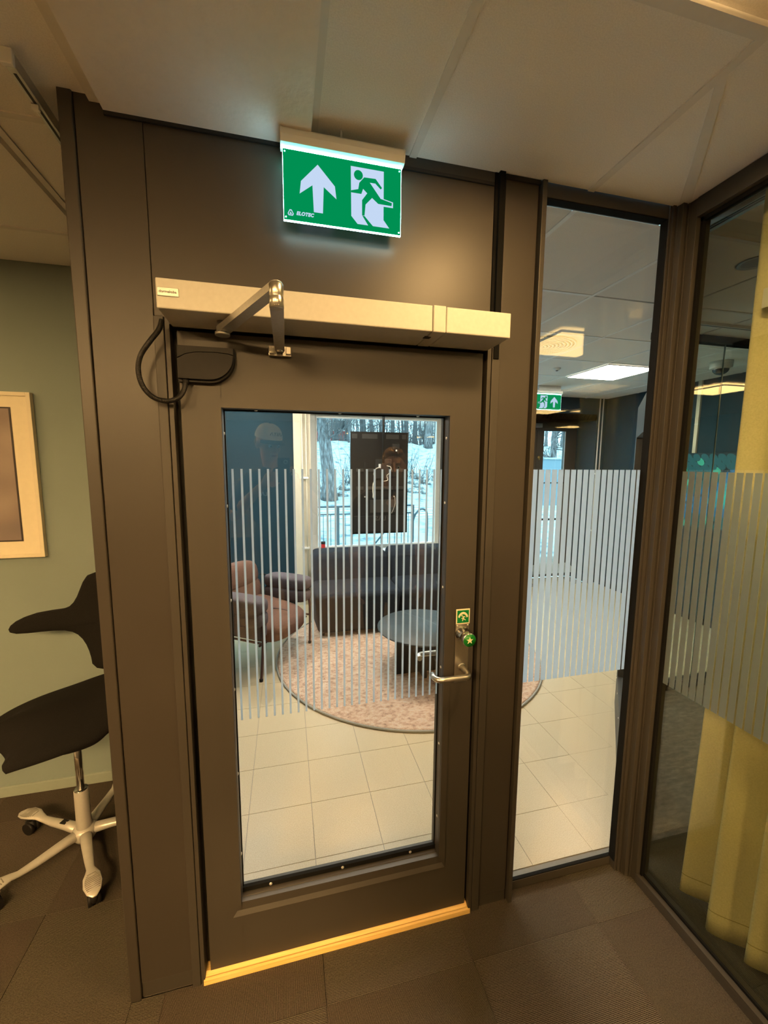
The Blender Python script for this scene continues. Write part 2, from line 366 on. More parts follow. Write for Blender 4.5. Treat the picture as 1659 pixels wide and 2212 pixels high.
for i in range(-5, 3):
    for j in range(-4, 3):
        x0 = 0.09 + P_ * i; y0 = -0.157 + P_ * j; x1 = x0 + P_; y1 = y0 + P_
        kind = 'cpy' if (i + j) % 2 else 'cpx'
        x1 = min(x1, 1.40)
        if x1 <= -0.52: y1 = min(y1, 1.065)
        elif x0 < -0.53:                       # the tile that runs round the end of the glass wall
            if y0 >= -0.16:
                x1 = -0.53; y1 = min(y1, 1.065)
            if j == -1 + 1 and y0 < 0: carpet_tile(-0.53, x0 + P_, y0, 0.0, kind)
        else: y1 = min(y1, 0.03 if x0 > 0.6 else 0.0)
        if x1 - x0 > 0.02 and y1 - y0 > 0.02: carpet_tile(x0, x1, y0, y1, kind)
def clip(poly, f):
    out = []
    for i, p in enumerate(poly):
        q = poly[(i + 1) % len(poly)]; a, b = f(*p), f(*q)
        if a >= 0: out.append(p)
        if (a > 0) != (b > 0) and abs(a - b) > 1e-9:
            t = a / (a - b); out.append((p[0] + (q[0] - p[0]) * t, p[1] + (q[1] - p[1]) * t))
    return out
def poly_tile(nm, poly, z0, z1, mm, parent):
    if len(poly) > 2: part(nm, MB().prism(poly, lambda a, b: (a, b, z1), lambda a, b: (a, b, z0)), mm, parent)
# meeting side carpet: mottled beyond the seam, dark loop pile in front of it
for i in range(6):
    for j in range(-3, 2):
        x0 = 1.45 + P_ * i; y0 = 0.075 + P_ * j
        y1 = min(y0 + P_, 1.10)
        if j < 0 or x0 - 1.41 > y1: carpet_tile(x0, x0 + P_, y0, y1, 'cpm' if j >= 0 else 'cpd')
        else: poly_tile('carpet_tile', clip([(x0, y0), (x0 + P_, y0), (x0 + P_, y1), (x0, y1)], lambda a, b: a - 1.41 - b), -0.008, 0, 'cpm', fl)
# ---- lobby floor: square stone tiles with grey joints
fll = struct('floor.001', MB().prism([(-1.0, 1.1), (-0.53, 1.1), (-0.53, 0.05), (1.46, 0.05), (1.51, 0.1), (2.5, 1.09), (4.45, 1.09), (4.45, 3.7), (-1.0, 3.7)], lambda a, b: (a, b, -0.003), lambda a, b: (a, b, -0.06)).box(3.3, 4.3, 3.7, 4.1, -0.06, -0.003).box(-0.28, 0.66, 0.075, 0.1, -0.06, 0.0), 'grout', 'beige square stone tiled floor of the lobby with grey joints')
TX, TY = 0.3095, 0.3075
for i in range(-4, 15):
    for j in range(-1, 14):
        x0 = 0.09 + TX * i; y0 = 0.3485 + TY * j; x1 = x0 + TX; y1 = y0 + TY
        x0 = max(x0, -1.0); x1 = min(x1, 4.45); y0 = max(y0, 0.1)
        if y0 < 1.16 and x0 < -0.43: x0 = -0.43
        if x1 <= -0.43 and y1 < 1.17: continue
        y1 = min(y1, 3.7 if not (x0 > 3.2 and x1 < 4.4) else 4.1)
        if x1 - x0 < 0.02 or y1 - y0 < 0.02 or (y0 > 3.6 and not (x0 > 3.2 and x1 < 4.4)): continue
        if y0 < 1.09 and x1 - 1.41 > y0 :
            if y1 > 1.09: c_ = clip([(x0, y0), (x1, y0), (x1, y1), (x0, y1)], lambda a, b: b - min(a - 1.41, 1.09)) if x0 < 2.5 else [(x0, 1.09), (x1, 1.09), (x1, y1), (x0, y1)]
            else: c_ = clip([(x0, y0), (x1, y0), (x1, y1), (x0, y1)], lambda a, b: b - a + 1.41)
            if len(c_) > 2: poly_tile('floor_tile', c_, -0.003, 0, 'tile', fll)
            continue
        k = (round(x1 - x0, 3), round(y1 - y0, 3), 'tile')
        if k not in tile_me: tile_me[k] = MB().box(0.0013, x1 - x0 - 0.0013, 0.0013, y1 - y0 - 0.0013, -0.003, 0.0).mesh('floor_tile', 'tile')
        share('floor_tile', tile_me[k], fll, (x0, y0, 0))

# ---- ceiling
ce = struct('ceiling', MB().box(-4.2, 8, -8.5, 0.0, 2.69, 2.75).box(-4.2, -0.53, 0, 1.065, 2.69, 2.75).prism([(1.41, 0.0), (8, 0.0), (8, 1.13), (2.54, 1.13)], lambda p, q_: (p, q_, 2.7499), lambda p, q_: (p, q_, 2.69)), 'ceil', 'off-white suspended ceiling of the office')
def ctile(x0, x1, y0, y1, m_='ceil', z=H, parent=None, nm='ceiling_tile'):
    return part(nm, MB().box(x0, x1, y0, y1, z, z + 0.02), m_, parent or ce)
def cstrip(x0, x1, y0, y1, z=H - 0.004, m_='grid', parent=None):
    return part('grid_strip', MB().box(x0, x1, y0, y1, z, z + 0.012), m_, parent or ce)
low = part('ceiling_panel', MB().box(-0.430, 0.086, -1.7, 0.0, 2.637, 2.69), 'ceil_low', ce, 'lower cream ceiling panel with small dark specks')
ctile(0.106, 0.380, -1.7, 0.0); ctile(0.402, 1.006, -0.503, 0.0); ctile(0.402, 1.006, -1.7, -1.135)
cstrip(0.0865, 0.106, -1.7, 0.0); cstrip(0.380, 0.402, -1.7, 0.0); cstrip(1.006, 1.030, -1.7, -0.0)
cstrip(0.402, 1.006, -0.53, -0.503); cstrip(0.402, 1.006, -1.135, -1.12)
# right of the last strip a mitred border: two tiles with a diagonal strip between them
for poly, nm, mm, z in (([(1.03, -0.40), (1.03, 0.0), (1.385, 0.0)], 'ceiling_tile', 'ceil', H), ([(1.03, -0.43), (1.405, -0.03), (1.43, -0.03), (1.43, -1.7), (1.03, -1.7)], 'ceiling_tile', 'ceil', H),
                       ([(1.03, -0.40), (1.385, 0.0), (1.425, 0.0), (1.405, -0.03), (1.03, -0.43)], 'grid_strip', 'grid', H - 0.003)):
    part(nm, MB().prism(poly, lambda a, b, z=z: (a, b, z), lambda a, b, z=z: (a, b, z + 0.02)), mm, ce)
cstrip(-0.462, -0.432, -1.7, 0.0, 2.655)
cstrip(-0.765, -0.745, -1.7, 1.065); 
ys = [-1.7, -1.10, -0.49, 0.117, 0.74, 1.065]
for a, b in zip(ys, ys[1:]):
    for c, d in ((-0.745, -0.462), (-1.355, -0.765), (-1.965, -1.355), (-2.575, -1.965)):
        if b > 0.05 and d > -0.5: d_ = -0.53 if a > -0.01 else d
        else: d_ = d
        if c == -0.745 and a < 0 < b:
            ctile(c, d, a + 0.01, 0.0); ctile(c, -0.53, 0.0, b - 0.01); continue
        ctile(c + 0.001, d_ - (0.02 if c < -0.8 else 0.001), a + 0.01, b - 0.01)
    if b < 1.0: cstrip(-2.575, -0.53, b - 0.01, b + 0.01)
for a, b in zip([-0.5, 0.105, 0.715, 1.13][:-1], [0.105, 0.715, 1.13]):
    for c, d in ((1.64, 2.245), (2.26, 2.86), (2.875, 3.47), (3.485, 4.08), (4.095, 4.7)): poly_tile('ceiling_tile', clip([(c, a + 0.012), (d, a + 0.012), (d, b - 0.004), (c, b - 0.004)], lambda p, q_: p - 1.43 - q_), H, H + 0.02, 'ceil', ce)
for yy in (0.105, 0.715): cstrip(1.46 + yy, 4.7, yy - 0.004, yy + 0.014)
for xx in (2.2525, 2.8675, 3.4775, 4.0875): cstrip(xx - 0.005, xx + 0.005, -0.5, min(1.13, xx - 1.44))
# lobby ceiling
cel = struct('ceiling.001', MB().box(-1.0, 4.45, 1.165, 3.7, 2.69, 2.7501).prism([(-0.43, 0.1), (1.51, 0.1), (2.54, 1.13), (4.45, 1.13), (4.45, 1.165), (-0.43, 1.165)], lambda p, q_: (p, q_, 2.7502), lambda p, q_: (p, q_, 2.69)).box(3.3, 4.3, 3.7, 4.1, 2.37, 2.45), 'ceil', 'white suspended grid ceiling of the lobby')
gx = [-1.0, -0.79, -0.18, 0.43, 1.04, 1.65, 2.26, 2.87, 3.48, 4.09, 4.45]; gy = [0.1, 0.73, 1.34, 1.95, 2.56, 3.17, 3.7]
for i in range(10):
    for j in range(6):
        if (i, j) in ((5, 2), (7, 3), (3, 3), (3, 1), (1, 4)): continue
        if i < 1 and j < 2: continue
        if i == 1 and j < 2:
            ctile(-0.43, gx[2] - 0.008, gy[j] + 0.008, gy[j + 1] - 0.008, 'ceil', H, cel); continue
        if j < 2 and gx[i + 1] - 1.41 > gy[j]:
            q = [(gx[i] + 0.008, gy[j] + 0.008), (gx[i + 1] - 0.008, gy[j] + 0.008), (gx[i + 1] - 0.008, gy[j + 1] - 0.008), (gx[i] + 0.008, gy[j + 1] - 0.008)]
            if gx[i] > 2.5: q = clip(q, lambda p, q_: q_ - 1.16)
            else: q = clip(q, lambda p, q_: q_ - p + 1.41)
            poly_tile('ceiling_tile', q, H, H + 0.02, 'ceil', cel); continue
        ctile(gx[i] + 0.008, gx[i + 1] - 0.008, gy[j] + 0.008, gy[j + 1] - 0.008, 'ceil', H, cel)
for a in gx[1:-1]: cstrip(a - 0.0095, a + 0.0095, max(0.1, min(1.16, a - 1.40)) if a > -0.5 else 1.3, 3.7, H - 0.003, 'gridl', cel)
for j, a in enumerate(gy[1:-1]):
    for i in range(2 if j == 0 else 0, 5 if j == 0 else 10): cstrip(gx[i] + 0.0095, gx[i + 1] - 0.0095, a - 0.0095, a + 0.0095, H - 0.003, 'gridl', cel)

# ---- the dark panelled wall the door stands in (office face y = 0)
wf = struct('wall_front', MB().box(-0.53, -0.345, 0.012, 0.1, 0, 2.69).box(-0.345, 0.70, 0.012, 0.1, 2.15, 2.69).box(0.70, 0.828, 0.012, 0.1, 0, 2.69)
            .box(-0.53, -0.43, 0.1, 1.165, 0, 2.69), 'gap', 'dark brown panelled wall around the glazed door')
part('wall_panel', MB().box(-0.497, -0.3435, 0.0, 0.012, 0.058, 2.69, 0.0015), 'panel', wf)
part('wall_panel', MB().box(-0.342, 0.664, 0.0, 0.012, 2.15, 2.69, 0.0015), 'panel', wf)
part('wall_panel', MB().box(0.703, 0.8215, 0.0, 0.012, 0.052, 2.69, 0.0015), 'panel', wf)
part('corner_strip', MB().box(-0.531, -0.4985, -0.006, 0.10, 0.0, 2.69, 0.003), 'panel', wf)
part('channel', MB().box(0.6655, 0.676, -0.001, 0.012, 2.10, 2.69), 'gasket', wf, 'open black joint above the door operator')
part('channel_cover', MB().box(0.676, 0.696, -0.012, 0.012, 2.10, 2.672, 0.002), 'gasket', wf, 'black cable cover strip')
part('top_bead', MB().box(-0.43, 0.66, -0.006, 0.0, 2.628, 2.637).box(0.70, 0.826, -0.006, 0.0, 2.655, 2.668), 'gap', wf)
part('corner_post', MB().box(0.828, 0.8455, -0.014, 0.05, 0.0, 2.668, 0.002), 'paint', wf)
struct('baseboard_front', MB().box(-0.497, -0.3435, 0.004, 0.012, 0.0, 0.054).box(0.703, 0.8215, 0.004, 0.012, 0.0, 0.048), 'paint', 'recessed dark skirting under the wall panels')
# door frame
dfm = struct('trim_1', MB().box(-0.343, -0.318, -0.008, 0.09, 0, 2.15, 0.0015), 'paint', 'dark brown door frame')
part('frame_rebate', MB().box(-0.3165, -0.304, -0.004, 0.09, 0, 2.15, 0.001), 'paint', dfm)
part('frame_rebate', MB().box(0.6585, 0.672, -0.004, 0.09, 0, 2.15, 0.001), 'paint', dfm)
part('frame_jamb', MB().box(0.6735, 0.7015, -0.008, 0.09, 0, 2.15, 0.0015), 'paint', dfm)
part('frame_head', MB().box(-0.304, 0.6585, -0.004, 0.09, 2.132, 2.15), 'paint', dfm)
part('frame_seal', MB().box(-0.304, -0.2905, 0.040, 0.09, 0.0, 2.15).box(0.648, 0.6585, 0.040, 0.09, 0.0, 2.15).box(-0.3, 0.65, 0.05, 0.09, 2.12, 2.132), 'gap', dfm)

# ---- the glazed door
LX0, LX1, LZ0, LZ1 = -0.288, 0.6465, 0.030, 2.118
OX0, OX1, OZ0, OZ1 = -0.180, 0.532, 0.268, 1.912      # opening seen from the office
LY0, LY1 = 0.006, 0.076
dr = struct('door_1', MB().box(LX0, OX0 + 0.001, LY0, LY1, LZ0, LZ1).box(OX1 - 0.001, LX1, LY0, LY1, LZ0, LZ1)
            .box(OX0, OX1, LY0, LY1, LZ0, OZ0 - 0.002).box(OX0, OX1, LY0, LY1, OZ1 + 0.001, LZ1), 'paint', 'dark brown steel door with one large glass pane and vertical frosted stripes')
bx0, bx1, bz0, bz1 = -0.207, 0.556, 0.222, 1.936
part('glazing_bead', MB().prism([(bx0, bz1), (bx1, bz1), (OX1, OZ1), (OX0, OZ1)], lambda a, b: (a, LY0 - 0.007, b), lambda a, b: (a, LY0 + 0.02, b)), 'paint', dr)
part('glazing_bead', MB().prism([(bx0, bz0), (OX0, OZ0), (OX0, OZ1), (bx0, bz1)], lambda a, b: (a, LY0 - 0.007, b), lambda a, b: (a, LY0 + 0.02, b)), 'paint', dr)
part('glazing_bead', MB().prism([(bx1, bz0), (bx1, bz1), (OX1, OZ1), (OX1, OZ0)], lambda a, b: (a, LY0 - 0.007, b), lambda a, b: (a, LY0 + 0.02, b)), 'paint', dr)
part('glazing_bead', MB().add([(bx0, LY0 - 0.008, bz0), (bx1, LY0 - 0.008, bz0), (OX1 + .002, LY0 + 0.018, OZ0 + 0.0), (OX0 - .002, LY0 + 0.018, OZ0 + 0.0),
      (bx0, LY0 + 0.03, bz0), (bx1, LY0 + 0.03, bz0), (OX1 + .002, LY0 + 0.03, OZ0), (OX0 - .002, LY0 + 0.03, OZ0)], [(0, 1, 2, 3), (4, 7, 6, 5), (0, 4, 5, 1), (3, 2, 6, 7), (0, 3, 7, 4), (1, 5, 6, 2)]), 'paint', dr)
GY = 0.050
part('glass_pane', MB().box(OX0 - 0.005, OX1 + 0.005, GY, GY + 0.004, OZ0 - 0.01, OZ1 + 0.01), 'glass', dr)
sc_ = (1.28 + GY) / 1.28
part('pane_gasket', MB().box(OX0, OX0 + 0.004, GY - 0.006, GY, OZ0, OZ1).box(OX1 - 0.004, OX1, GY - 0.006, GY, OZ0, OZ1).box(OX0, OX1, GY - 0.008, GY, OZ1 - 0.004, OZ1).box(OX0, OX1, GY - 0.012, GY, OZ0, OZ0 + 0.016), 'gasket', dr)
fm = MB().box(-0.0033, 0.0033, -0.0005, 0, 1.756 + (0.934 - 1.756) * sc_, 1.756 + (1.735 - 1.756) * sc_).mesh('film_strip', 'frost')
for k in range(27): share('film_strip', fm, dr, ((-0.155 + 0.02542 * k) * sc_, GY - 0.0003, 0))
smesh = MB().lathe((0, 0, 0), [(0.0052, 0.0), (0.0052, -0.0014), (0.003, -0.0026), (0.0, -0.0026)], 10, 'y').mesh('screw', 'screw')
for x in (-0.085, 0.17, 0.43):
    share('screw', smesh, dr, (x, LY0 + 0.0055, OZ0 - 0.014), (R(-40), 0, 0)); share('screw', smesh, dr, (x, GY - 0.012, OZ0 + 0.008))
    share('screw', smesh, dr, (x, 0.030, OZ1 - 0.001), (R(90), 0, 0))
for z in (0.42, 0.72, 1.02, 1.32, 1.62, 1.84):
    share('screw', smesh, dr, (OX1 - 0.0005, 0.024, z), (0, 0, R(-90))); share('screw', smesh, dr, (OX0 + 0.0005, 0.036, z), (0, 0, R(90)))
es = part('lock_plate', MB().box(0.5735, 0.6265, LY0 - 0.006, LY0, 0.967, 1.19, 0.0025), 'steel', dr, 'brushed steel lock plate')
def sub(name, mb, mats, label=None): return part(name, mb, mats, es, label)
yk = LY0 - 0.006
sub('sign_plate', MB().box(0.5735, 0.6265, yk - 0.002, yk, 1.187, 1.243, 0.002), 'cream_l', 'small green and cream escape sign above the knob')
sub('sign_face', MB().box(0.578, 0.622, yk - 0.0026, yk - 0.002, 1.192, 1.238), 'green')
arc = [(0.6 + 0.0195 * math.cos(R(a)), 1.2095 + 0.0225 * math.sin(R(a))) for a in range(12, 169, 12)] + [(0.6 + 0.0135 * math.cos(R(a)), 1.2075 + 0.0165 * math.sin(R(a))) for a in range(168, 11, -12)]
fa = lambda y: (lambda a, b: (a, y, b))
g = MB()
for i in range(13):
    q = [arc[i], arc[i + 1], arc[27 - i - 1], arc[27 - i]]
    g.prism(q, fa(yk - 0.0034), fa(yk - 0.0026))
g.lathe((0.5955, yk - 0.0034, 1.2185), [(0.0028, 0), (0.0028, 0.0008)], 10, 'y')
g.prism([(0.598, 1.217), (0.607, 1.2155), (0.609, 1.212), (0.604, 1.213), (0.6025, 1.2095), (0.6105, 1.2025), (0.609, 1.2005), (0.602, 1.2055), (0.599, 1.198), (0.5965, 1.199), (0.5985, 1.2075), (0.5925, 1.208), (0.593, 1.21), (0.5985, 1.2105)], fa(yk - 0.0034), fa(yk - 0.0026))
sub('running_figure', g, 'cream_l')
k = MB().lathe((0.6, yk, 1.152), [(0.0265, 0), (0.0265, -0.004), (0.021, -0.008), (0.0195, -0.020), (0.0165, -0.023), (0.0165, -0.030), (0.0245, -0.036), (0.0245, -0.058), (0.0235, -0.0605), (0.0, -0.0605)], 32, 'y')
sub('turn_knob', k, 'chrome')
sub('knob_disc', MB().lathe((0.6, yk, 1.152), [(0.0225, -0.0600), (0.0225, -0.0618), (0.0, -0.0618)], 32, 'y'), 'greenk', 'green disc with a cream star on the knob')
st = [(0.6 + (0.0135 if i % 2 == 0 else 0.0055) * math.sin(math.pi * i / 5), 1.152 + (0.0135 if i % 2 == 0 else 0.0055) * math.cos(math.pi * i / 5)) for i in range(10)]
sg_ = MB()
for i in range(10): sg_.prism([st[i], st[(i + 1) % 10], (0.6, 1.152)], fa(yk - 0.0626), fa(yk - 0.0617))
sub('star', sg_, 'cream_l')
sub('plate_screw', MB().lathe((0.580, yk, 1.181), [(0.0035, 0), (0.0025, -0.002), (0, -0.002)], 10, 'y').lathe((0.620, yk, 1.181), [(0.0035, 0), (0.0025, -0.002), (0, -0.002)], 10, 'y')
    .lathe((0.581, yk, 0.975), [(0.0035, 0), (0.0025, -0.002), (0, -0.002)], 10, 'y').lathe((0.620, yk, 0.975), [(0.0035, 0), (0.0025, -0.002), (0, -0.002)], 10, 'y'), 'screw')
def bend(p0, p1, p2, r, n=7):
    p0, p1, p2 = Vector(p0), Vector(p1), Vector(p2); a = p1 + (p0 - p1).normalized() * r; b = p1 + (p2 - p1).normalized() * r
    return [a.lerp(p1, t).lerp(p1.lerp(b, t), t) for t in [i / n for i in range(n + 1)]]
def lever(ys, y0, yo, z):
    return [(0.601, y0, z)] + bend((0.601, y0, z), (0.601, yo, z), (0.478, yo, z), 0.024) + bend((0.601, yo, z), (0.478, yo, z), (0.478, y0 + ys * 0.02, z), 0.026) + [(0.478, y0 + ys * 0.028, z)]
sub('lever_handle', MB().tube(lever(-1, yk, yk - 0.072, 1.026), 0.0098, 16).lathe((0.601, yk, 1.026), [(0.014, 0), (0.014, -0.004), (0.0105, -0.005)], 24, 'y'), 'steel', 'bent steel lever handle on the office side')
part('rear_lever', MB().tube(lever(1, LY1, LY1 + 0.062, 1.018), 0.0098, 16), 'steel', dr, 'steel lever handle seen through the glass')
# oak threshold
th_ = struct('trim_2', MB().prism([(-0.012, 0), (-0.012, 0.019), (-0.006, 0.021), (0.0, 0.018), (0.012, 0.0245), (0.075, 0.0245), (0.075, 0)], lambda a, b: (-0.3035, a, b), lambda a, b: (0.6575, a, b)), 'oak', 'oak threshold under the door')
part('lip_end', MB().box(-0.3075, -0.3035, -0.012, -0.008, 0, 0.019).box(0.6575, 0.664, -0.012, -0.008, 0, 0.019), 'oak', th_)

# ---- sidelight beside the door
w1 = struct('window_1', MB().box(0.846, 1.362, 0.030, 0.046, 0.0, 0.036, 0.001), 'paint', 'tall fixed glass panel with dark frame between door and corner')
part('frame_rail', MB().box(0.846, 1.362, 0.033, 0.046, 0.0362, 0.0395), 'gasket', w1)
part('frame_rail', MB().box(0.8455, 1.352, 0.004, 0.046, 2.629, 2.688, 0.001), 'paint', w1)
part('frame_stile', MB().box(1.3505, 1.358, 0.000, 0.030, 0.0, 2.688, 0.001), 'paint', w1)
part('frame_stile', MB().box(1.3595, 1.373, -0.006, 0.030, 0.0, 2.688, 0.001), 'paint', w1)
part('gasket', MB().box(0.846, 0.850, 0.030, 0.036, 0.04, 2.629).box(1.3485, 1.3503, 0.004, 0.030, 0.04, 2.629).box(1.3505, 1.364, 0.0302, 0.036, 0.04, 2.629).box(0.846, 1.35, 0.006, 0.036, 2.626, 2.629), 'gasket', w1)
SY = 0.036; s2 = (1.28 + SY) / 1.28
part('glass_pane', MB().box(0.8462, 1.366, SY, SY + 0.004, 0.012, 2.640), 'glass_s', w1)
zt = 1.756 + (1.735 - 1.756) * s2; zb = 1.756 + (0.932 - 1.756) * s2
x = 0.874 * s2 - 0.0275
for k in range(20):
    a, b = x + 0.003, x + 0.0265 * s2 - 0.003
    a = max(a, 0.8502); b = min(b, 1.3605)
    if b > a: part('film_strip', MB().box(a, b, SY - 0.0006, SY - 0.0001, zb, zt), 'frost', w1)
    x += 0.0265 * s2

# ---- corner post and the glass wall on the right (office face x = 1.397)
w2 = struct('window_2', MB().box(1.374, 1.408, -0.012, 0.030, 0.0, 2.668, 0.0012), 'paint', 'large glass wall on the right with dark frame and frosted stripes')
part('frame_stile', MB().box(1.3745, 1.392, -0.030, -0.012, 0.0, 2.668, 0.0012), 'paint', w2)
part('frame_stile', MB().box(1.397, 1.462, -0.034, -0.012, 0.0, 2.668, 0.0012), 'paint', w2)
part('frame_stile', MB().box(1.4, 1.462, -0.062, -0.034, 0.0, 2.668, 0.0012), 'paint', w2)
part('frame_stile', MB().box(1.408, 1.48, -0.012, 0.045, 0.0, 2.69, 0.0012), 'paint', w2)
part('frame_rail', MB().box(1.3975, 1.462, -3.2, -0.062, 2.605, 2.668, 0.0012), 'paint', w2)
part('frame_rail', MB().box(1.3975, 1.462, -3.2, -0.062, 0.0, 0.034, 0.0012), 'paint', w2)
part('rail_lip', MB().box(1.3975, 1.41, -3.2, -0.062, 0.034, 0.042), 'paint', w2)
part('gasket', MB().box(1.424, 1.432, -3.2, -0.062, 0.034, 0.044).box(1.418, 1.432, -0.072, -0.062, 0.034, 2.605).box(1.418, 1.432, -3.2, -0.062, 2.592, 2.605), 'gasket', w2)
part('glass_pane', MB().box(1.432, 1.437, -3.2, -0.062, 0.036, 2.606), 'glass_g', w2)
y = -0.069 + 0.0268
for k in range(116):
    a, b = y - 0.003, y - 0.0268 + 0.003
    a = min(a, -0.0725)
    if a > b: part('film_strip', MB().box(1.4312, 1.4317, b, a, 0.898, 1.731), 'frost', w2)
    y -= 0.0268
part('end_post', MB().box(1.3975, 1.462, -3.26, -3.2, 0, 2.69), 'paint', w2)

# ---- outer walls of the office
struct('wall_left', MB().box(-4.2, -0.53, 1.065, 1.165, -0.1, 2.69), 'sage', 'grey-green painted wall with a framed print')
bb = struct('baseboard_left', MB().box(-4.2, -0.53, 1.053, 1.065, 0, 0.057, 0.003), 'sagetrim', 'grey-green skirting board')
struct('wall_back', MB().box(-4.2, 8.0, -8.6, -8.5, -0.1, 2.69), 'offwall'); struct('wall_left.001', MB().box(-4.3, -4.2, -8.6, 1.165, -0.1, 2.69), 'offwall')
struct('wall_right', MB().box(8.0, 8.1, -8.6, 1.2, -0.1, 2.69), 'offwall'); struct('wall_right.001', MB().box(4.45, 8.0, 1.10, 1.165, -0.1, 2.69), 'teal')
# ---- meeting area: glazed partition to the lobby, diagonal doorway
w3 = struct('window_3', MB().box(2.50, 4.45, 1.10, 1.16, 2.622, 2.69), 'gasket', 'glazed partition between carpeted area and lobby')
part('frame_rail', MB().box(2.50, 4.45, 1.09, 1.16, 0, 0.062), 'gasket', w3)
part('glass_pane', MB().box(2.56, 3.134, 1.128, 1.136, 0.062, 2.622), 'glass_g', w3); part('glass_pane', MB().box(3.140, 4.45, 1.128, 1.136, 0.062, 2.622), 'glass_g', w3)
part('glass_joint', MB().box(3.134, 3.140, 1.128, 1.136, 0.062, 2.622), mat('polished_glass_edge', (0.45, 0.58, 0.56), 0.2), w3, 'pale polished joint between two panes')
def diag(u0, u1, v0, v1, z0, z1, mb=None):
    """box along the diagonal from (1.50,0.10): u along, v to the lobby side"""
    mb = mb or MB(); s0 = len(mb.v); mb.box(u0, u1, v0, v1, z0, z1)
    return mb.xf(Matrix.Translation((1.50, 0.10, 0)) @ Matrix.Rotation(R(44.5), 4, 'Z'), s0)
dw = diag(0.0, 0.24, -0.045, 0.025, 0, 2.69); diag(1.36, 1.47, -0.045, 0.025, 0, 2.69, dw); diag(0.24, 1.36, -0.045, 0.025, 2.16, 2.69, dw)
struct('trim_3', dw, 'paint', 'dark diagonal door frame behind the corner')
# open glazed door leaf seen almost edge-on
A = Vector((1.665, 0.318, 0)); B_ = Vector((2.322, 1.040, 0)); ln = (B_ - A).length; an = math.atan2(B_.y - A.y, B_.x - A.x)
lm = Matrix.Translation(A) @ Matrix.Rotation(an, 4, 'Z')
def lf(*a, b=0.0):
    mb = MB().box(*a, b); return mb.xf(lm)
d2 = struct('door_2', lf(0, 0.10, -0.04, 0.0, 0.012, 2.135), 'paint', 'open dark glazed door leaf seen edge-on')
part('door_stile', lf(ln - 0.10, ln, -0.04, 0, 0.012, 2.135), 'paint', d2); part('door_rail', lf(0.10, ln - 0.10, -0.04, 0, 1.93, 2.135), 'paint', d2)
part('door_rail', lf(0.10, ln - 0.10, -0.04, 0, 0.012, 0.26), 'paint', d2); part('glass_pane', lf(0.10, ln - 0.10, -0.024, -0.018, 0.26, 1.93), 'glass', d2)
for z0 in (1.83, 0.12):
    part('hinge', MB().tube([(1.652, 0.315, z0 + d_) for d_ in (0, 0.07)], 0.010, 12).tube([(1.652, 0.315, z0 + 0.074 + d_) for d_ in (0, 0.07)], 0.010, 12), 'chrome', d2)
for u in (ln - 0.03, ln - 0.07, ln - 0.3, ln - 0.6): share('screw', smesh, d2, tuple(lm @ Vector((u, 0.0012, 0.235))), (0, 0, an + math.pi))

# ---- lobby walls
wt = 0.25
lf_ = struct('wall_far', MB().box(-1.0, 0.09, 3.7, 3.7 + wt, 0, 2.69).box(2.02, 2.12, 3.7, 3.7 + wt, 0, 2.69).box(3.16, 3.3, 3.7, 3.7 + wt, 0, 2.69).box(2.12, 3.16, 3.7, 3.7 + wt, 2.36, 2.69).box(2.12, 3.16, 3.7, 3.7 + wt, 0, 0.62).box(4.3, 4.55, 3.7, 4.2, 0, 2.69).box(3.3, 4.3, 3.7, 4.2, 2.37, 2.69).box(0.09, 2.02, 3.7, 3.7 + wt, 2.36, 2.69)
             .box(3.2, 3.3, 3.95, 4.2, 0, 2.69), 'teal', 'dark blue-teal wall at the far end of the lobby')
part('wall_pier', MB().box(0.09, 0.28, 3.66, 3.95, 0, 2.69), 'cream', lf_, 'cream pier beside the window'); part('wall_sill_panel', MB().box(0.28, 2.02, 3.7, 3.95, 0, 0.62), 'cream', lf_)
struct('wall_right.002', MB().box(4.45, 4.55, 1.165, 3.7, -0.1, 2.69), 'teal', 'dark teal side wall of the lobby')
struct('baseboard_far', MB().box(-1.0, 0.09, 3.685, 3.7, 0, 0.07).box(2.02, 3.3, 3.685, 3.7, 0, 0.07).box(4.435, 4.45, 1.165, 3.685, 0, 0.07), 'gasket')
struct('wall_left.002', MB().box(-1.1, -1.0, 1.165, 2.4, 0, 2.69).box(-1.1, -1.0, 3.5, 3.95, 0, 2.69).box(-1.1, -1.0, 2.4, 3.5, 2.1, 2.69).box(-1.0, -0.43, 1.165, 1.2, 0, 2.69), 'teal')
w5 = struct('window_5', MB().box(-1.09, -1.03, 2.4, 2.47, 0, 2.1).box(-1.09, -1.03, 3.43, 3.5, 0, 2.1).box(-1.09, -1.03, 2.47, 3.43, 2.02, 2.1).box(-1.09, -1.03, 2.47, 3.43, 0, 0.09), 'wframe', 'floor-length window at the lobby side')
part('glass_pane', MB().box(-1.062, -1.056, 2.47, 3.43, 0.09, 2.02), 'glass', w5)
# window behind the sofa
w4 = struct('window_4', MB().box(0.28, 0.365, 3.83, 3.9, 0.62, 2.36, 0.004), 'wframe', 'wide lobby window looking onto snow')
part('window_frame', MB().box(1.948, 2.02, 3.83, 3.9, 0.62, 2.36, 0.004), 'wframe', w4)
part('window_frame', MB().box(0.365, 1.948, 3.83, 3.9, 2.31, 2.36, 0.004), 'wframe', w4); part('window_frame', MB().box(0.365, 1.948, 3.83, 3.9, 0.62, 0.68, 0.004), 'wframe', w4)
part('inner_frame', MB().box(0.365, 0.378, 3.815, 3.85, 0.68, 2.31).box(1.935, 1.948, 3.815, 3.85, 0.68, 2.31).box(0.378, 1.935, 3.815, 3.85, 2.297, 2.31).box(0.378, 1.935, 3.815, 3.85, 0.68, 0.693), 'white', w4)
part('glass_pane', MB().box(0.366, 1.947, 3.86, 3.866, 0.681, 2.309), 'glass', w4)
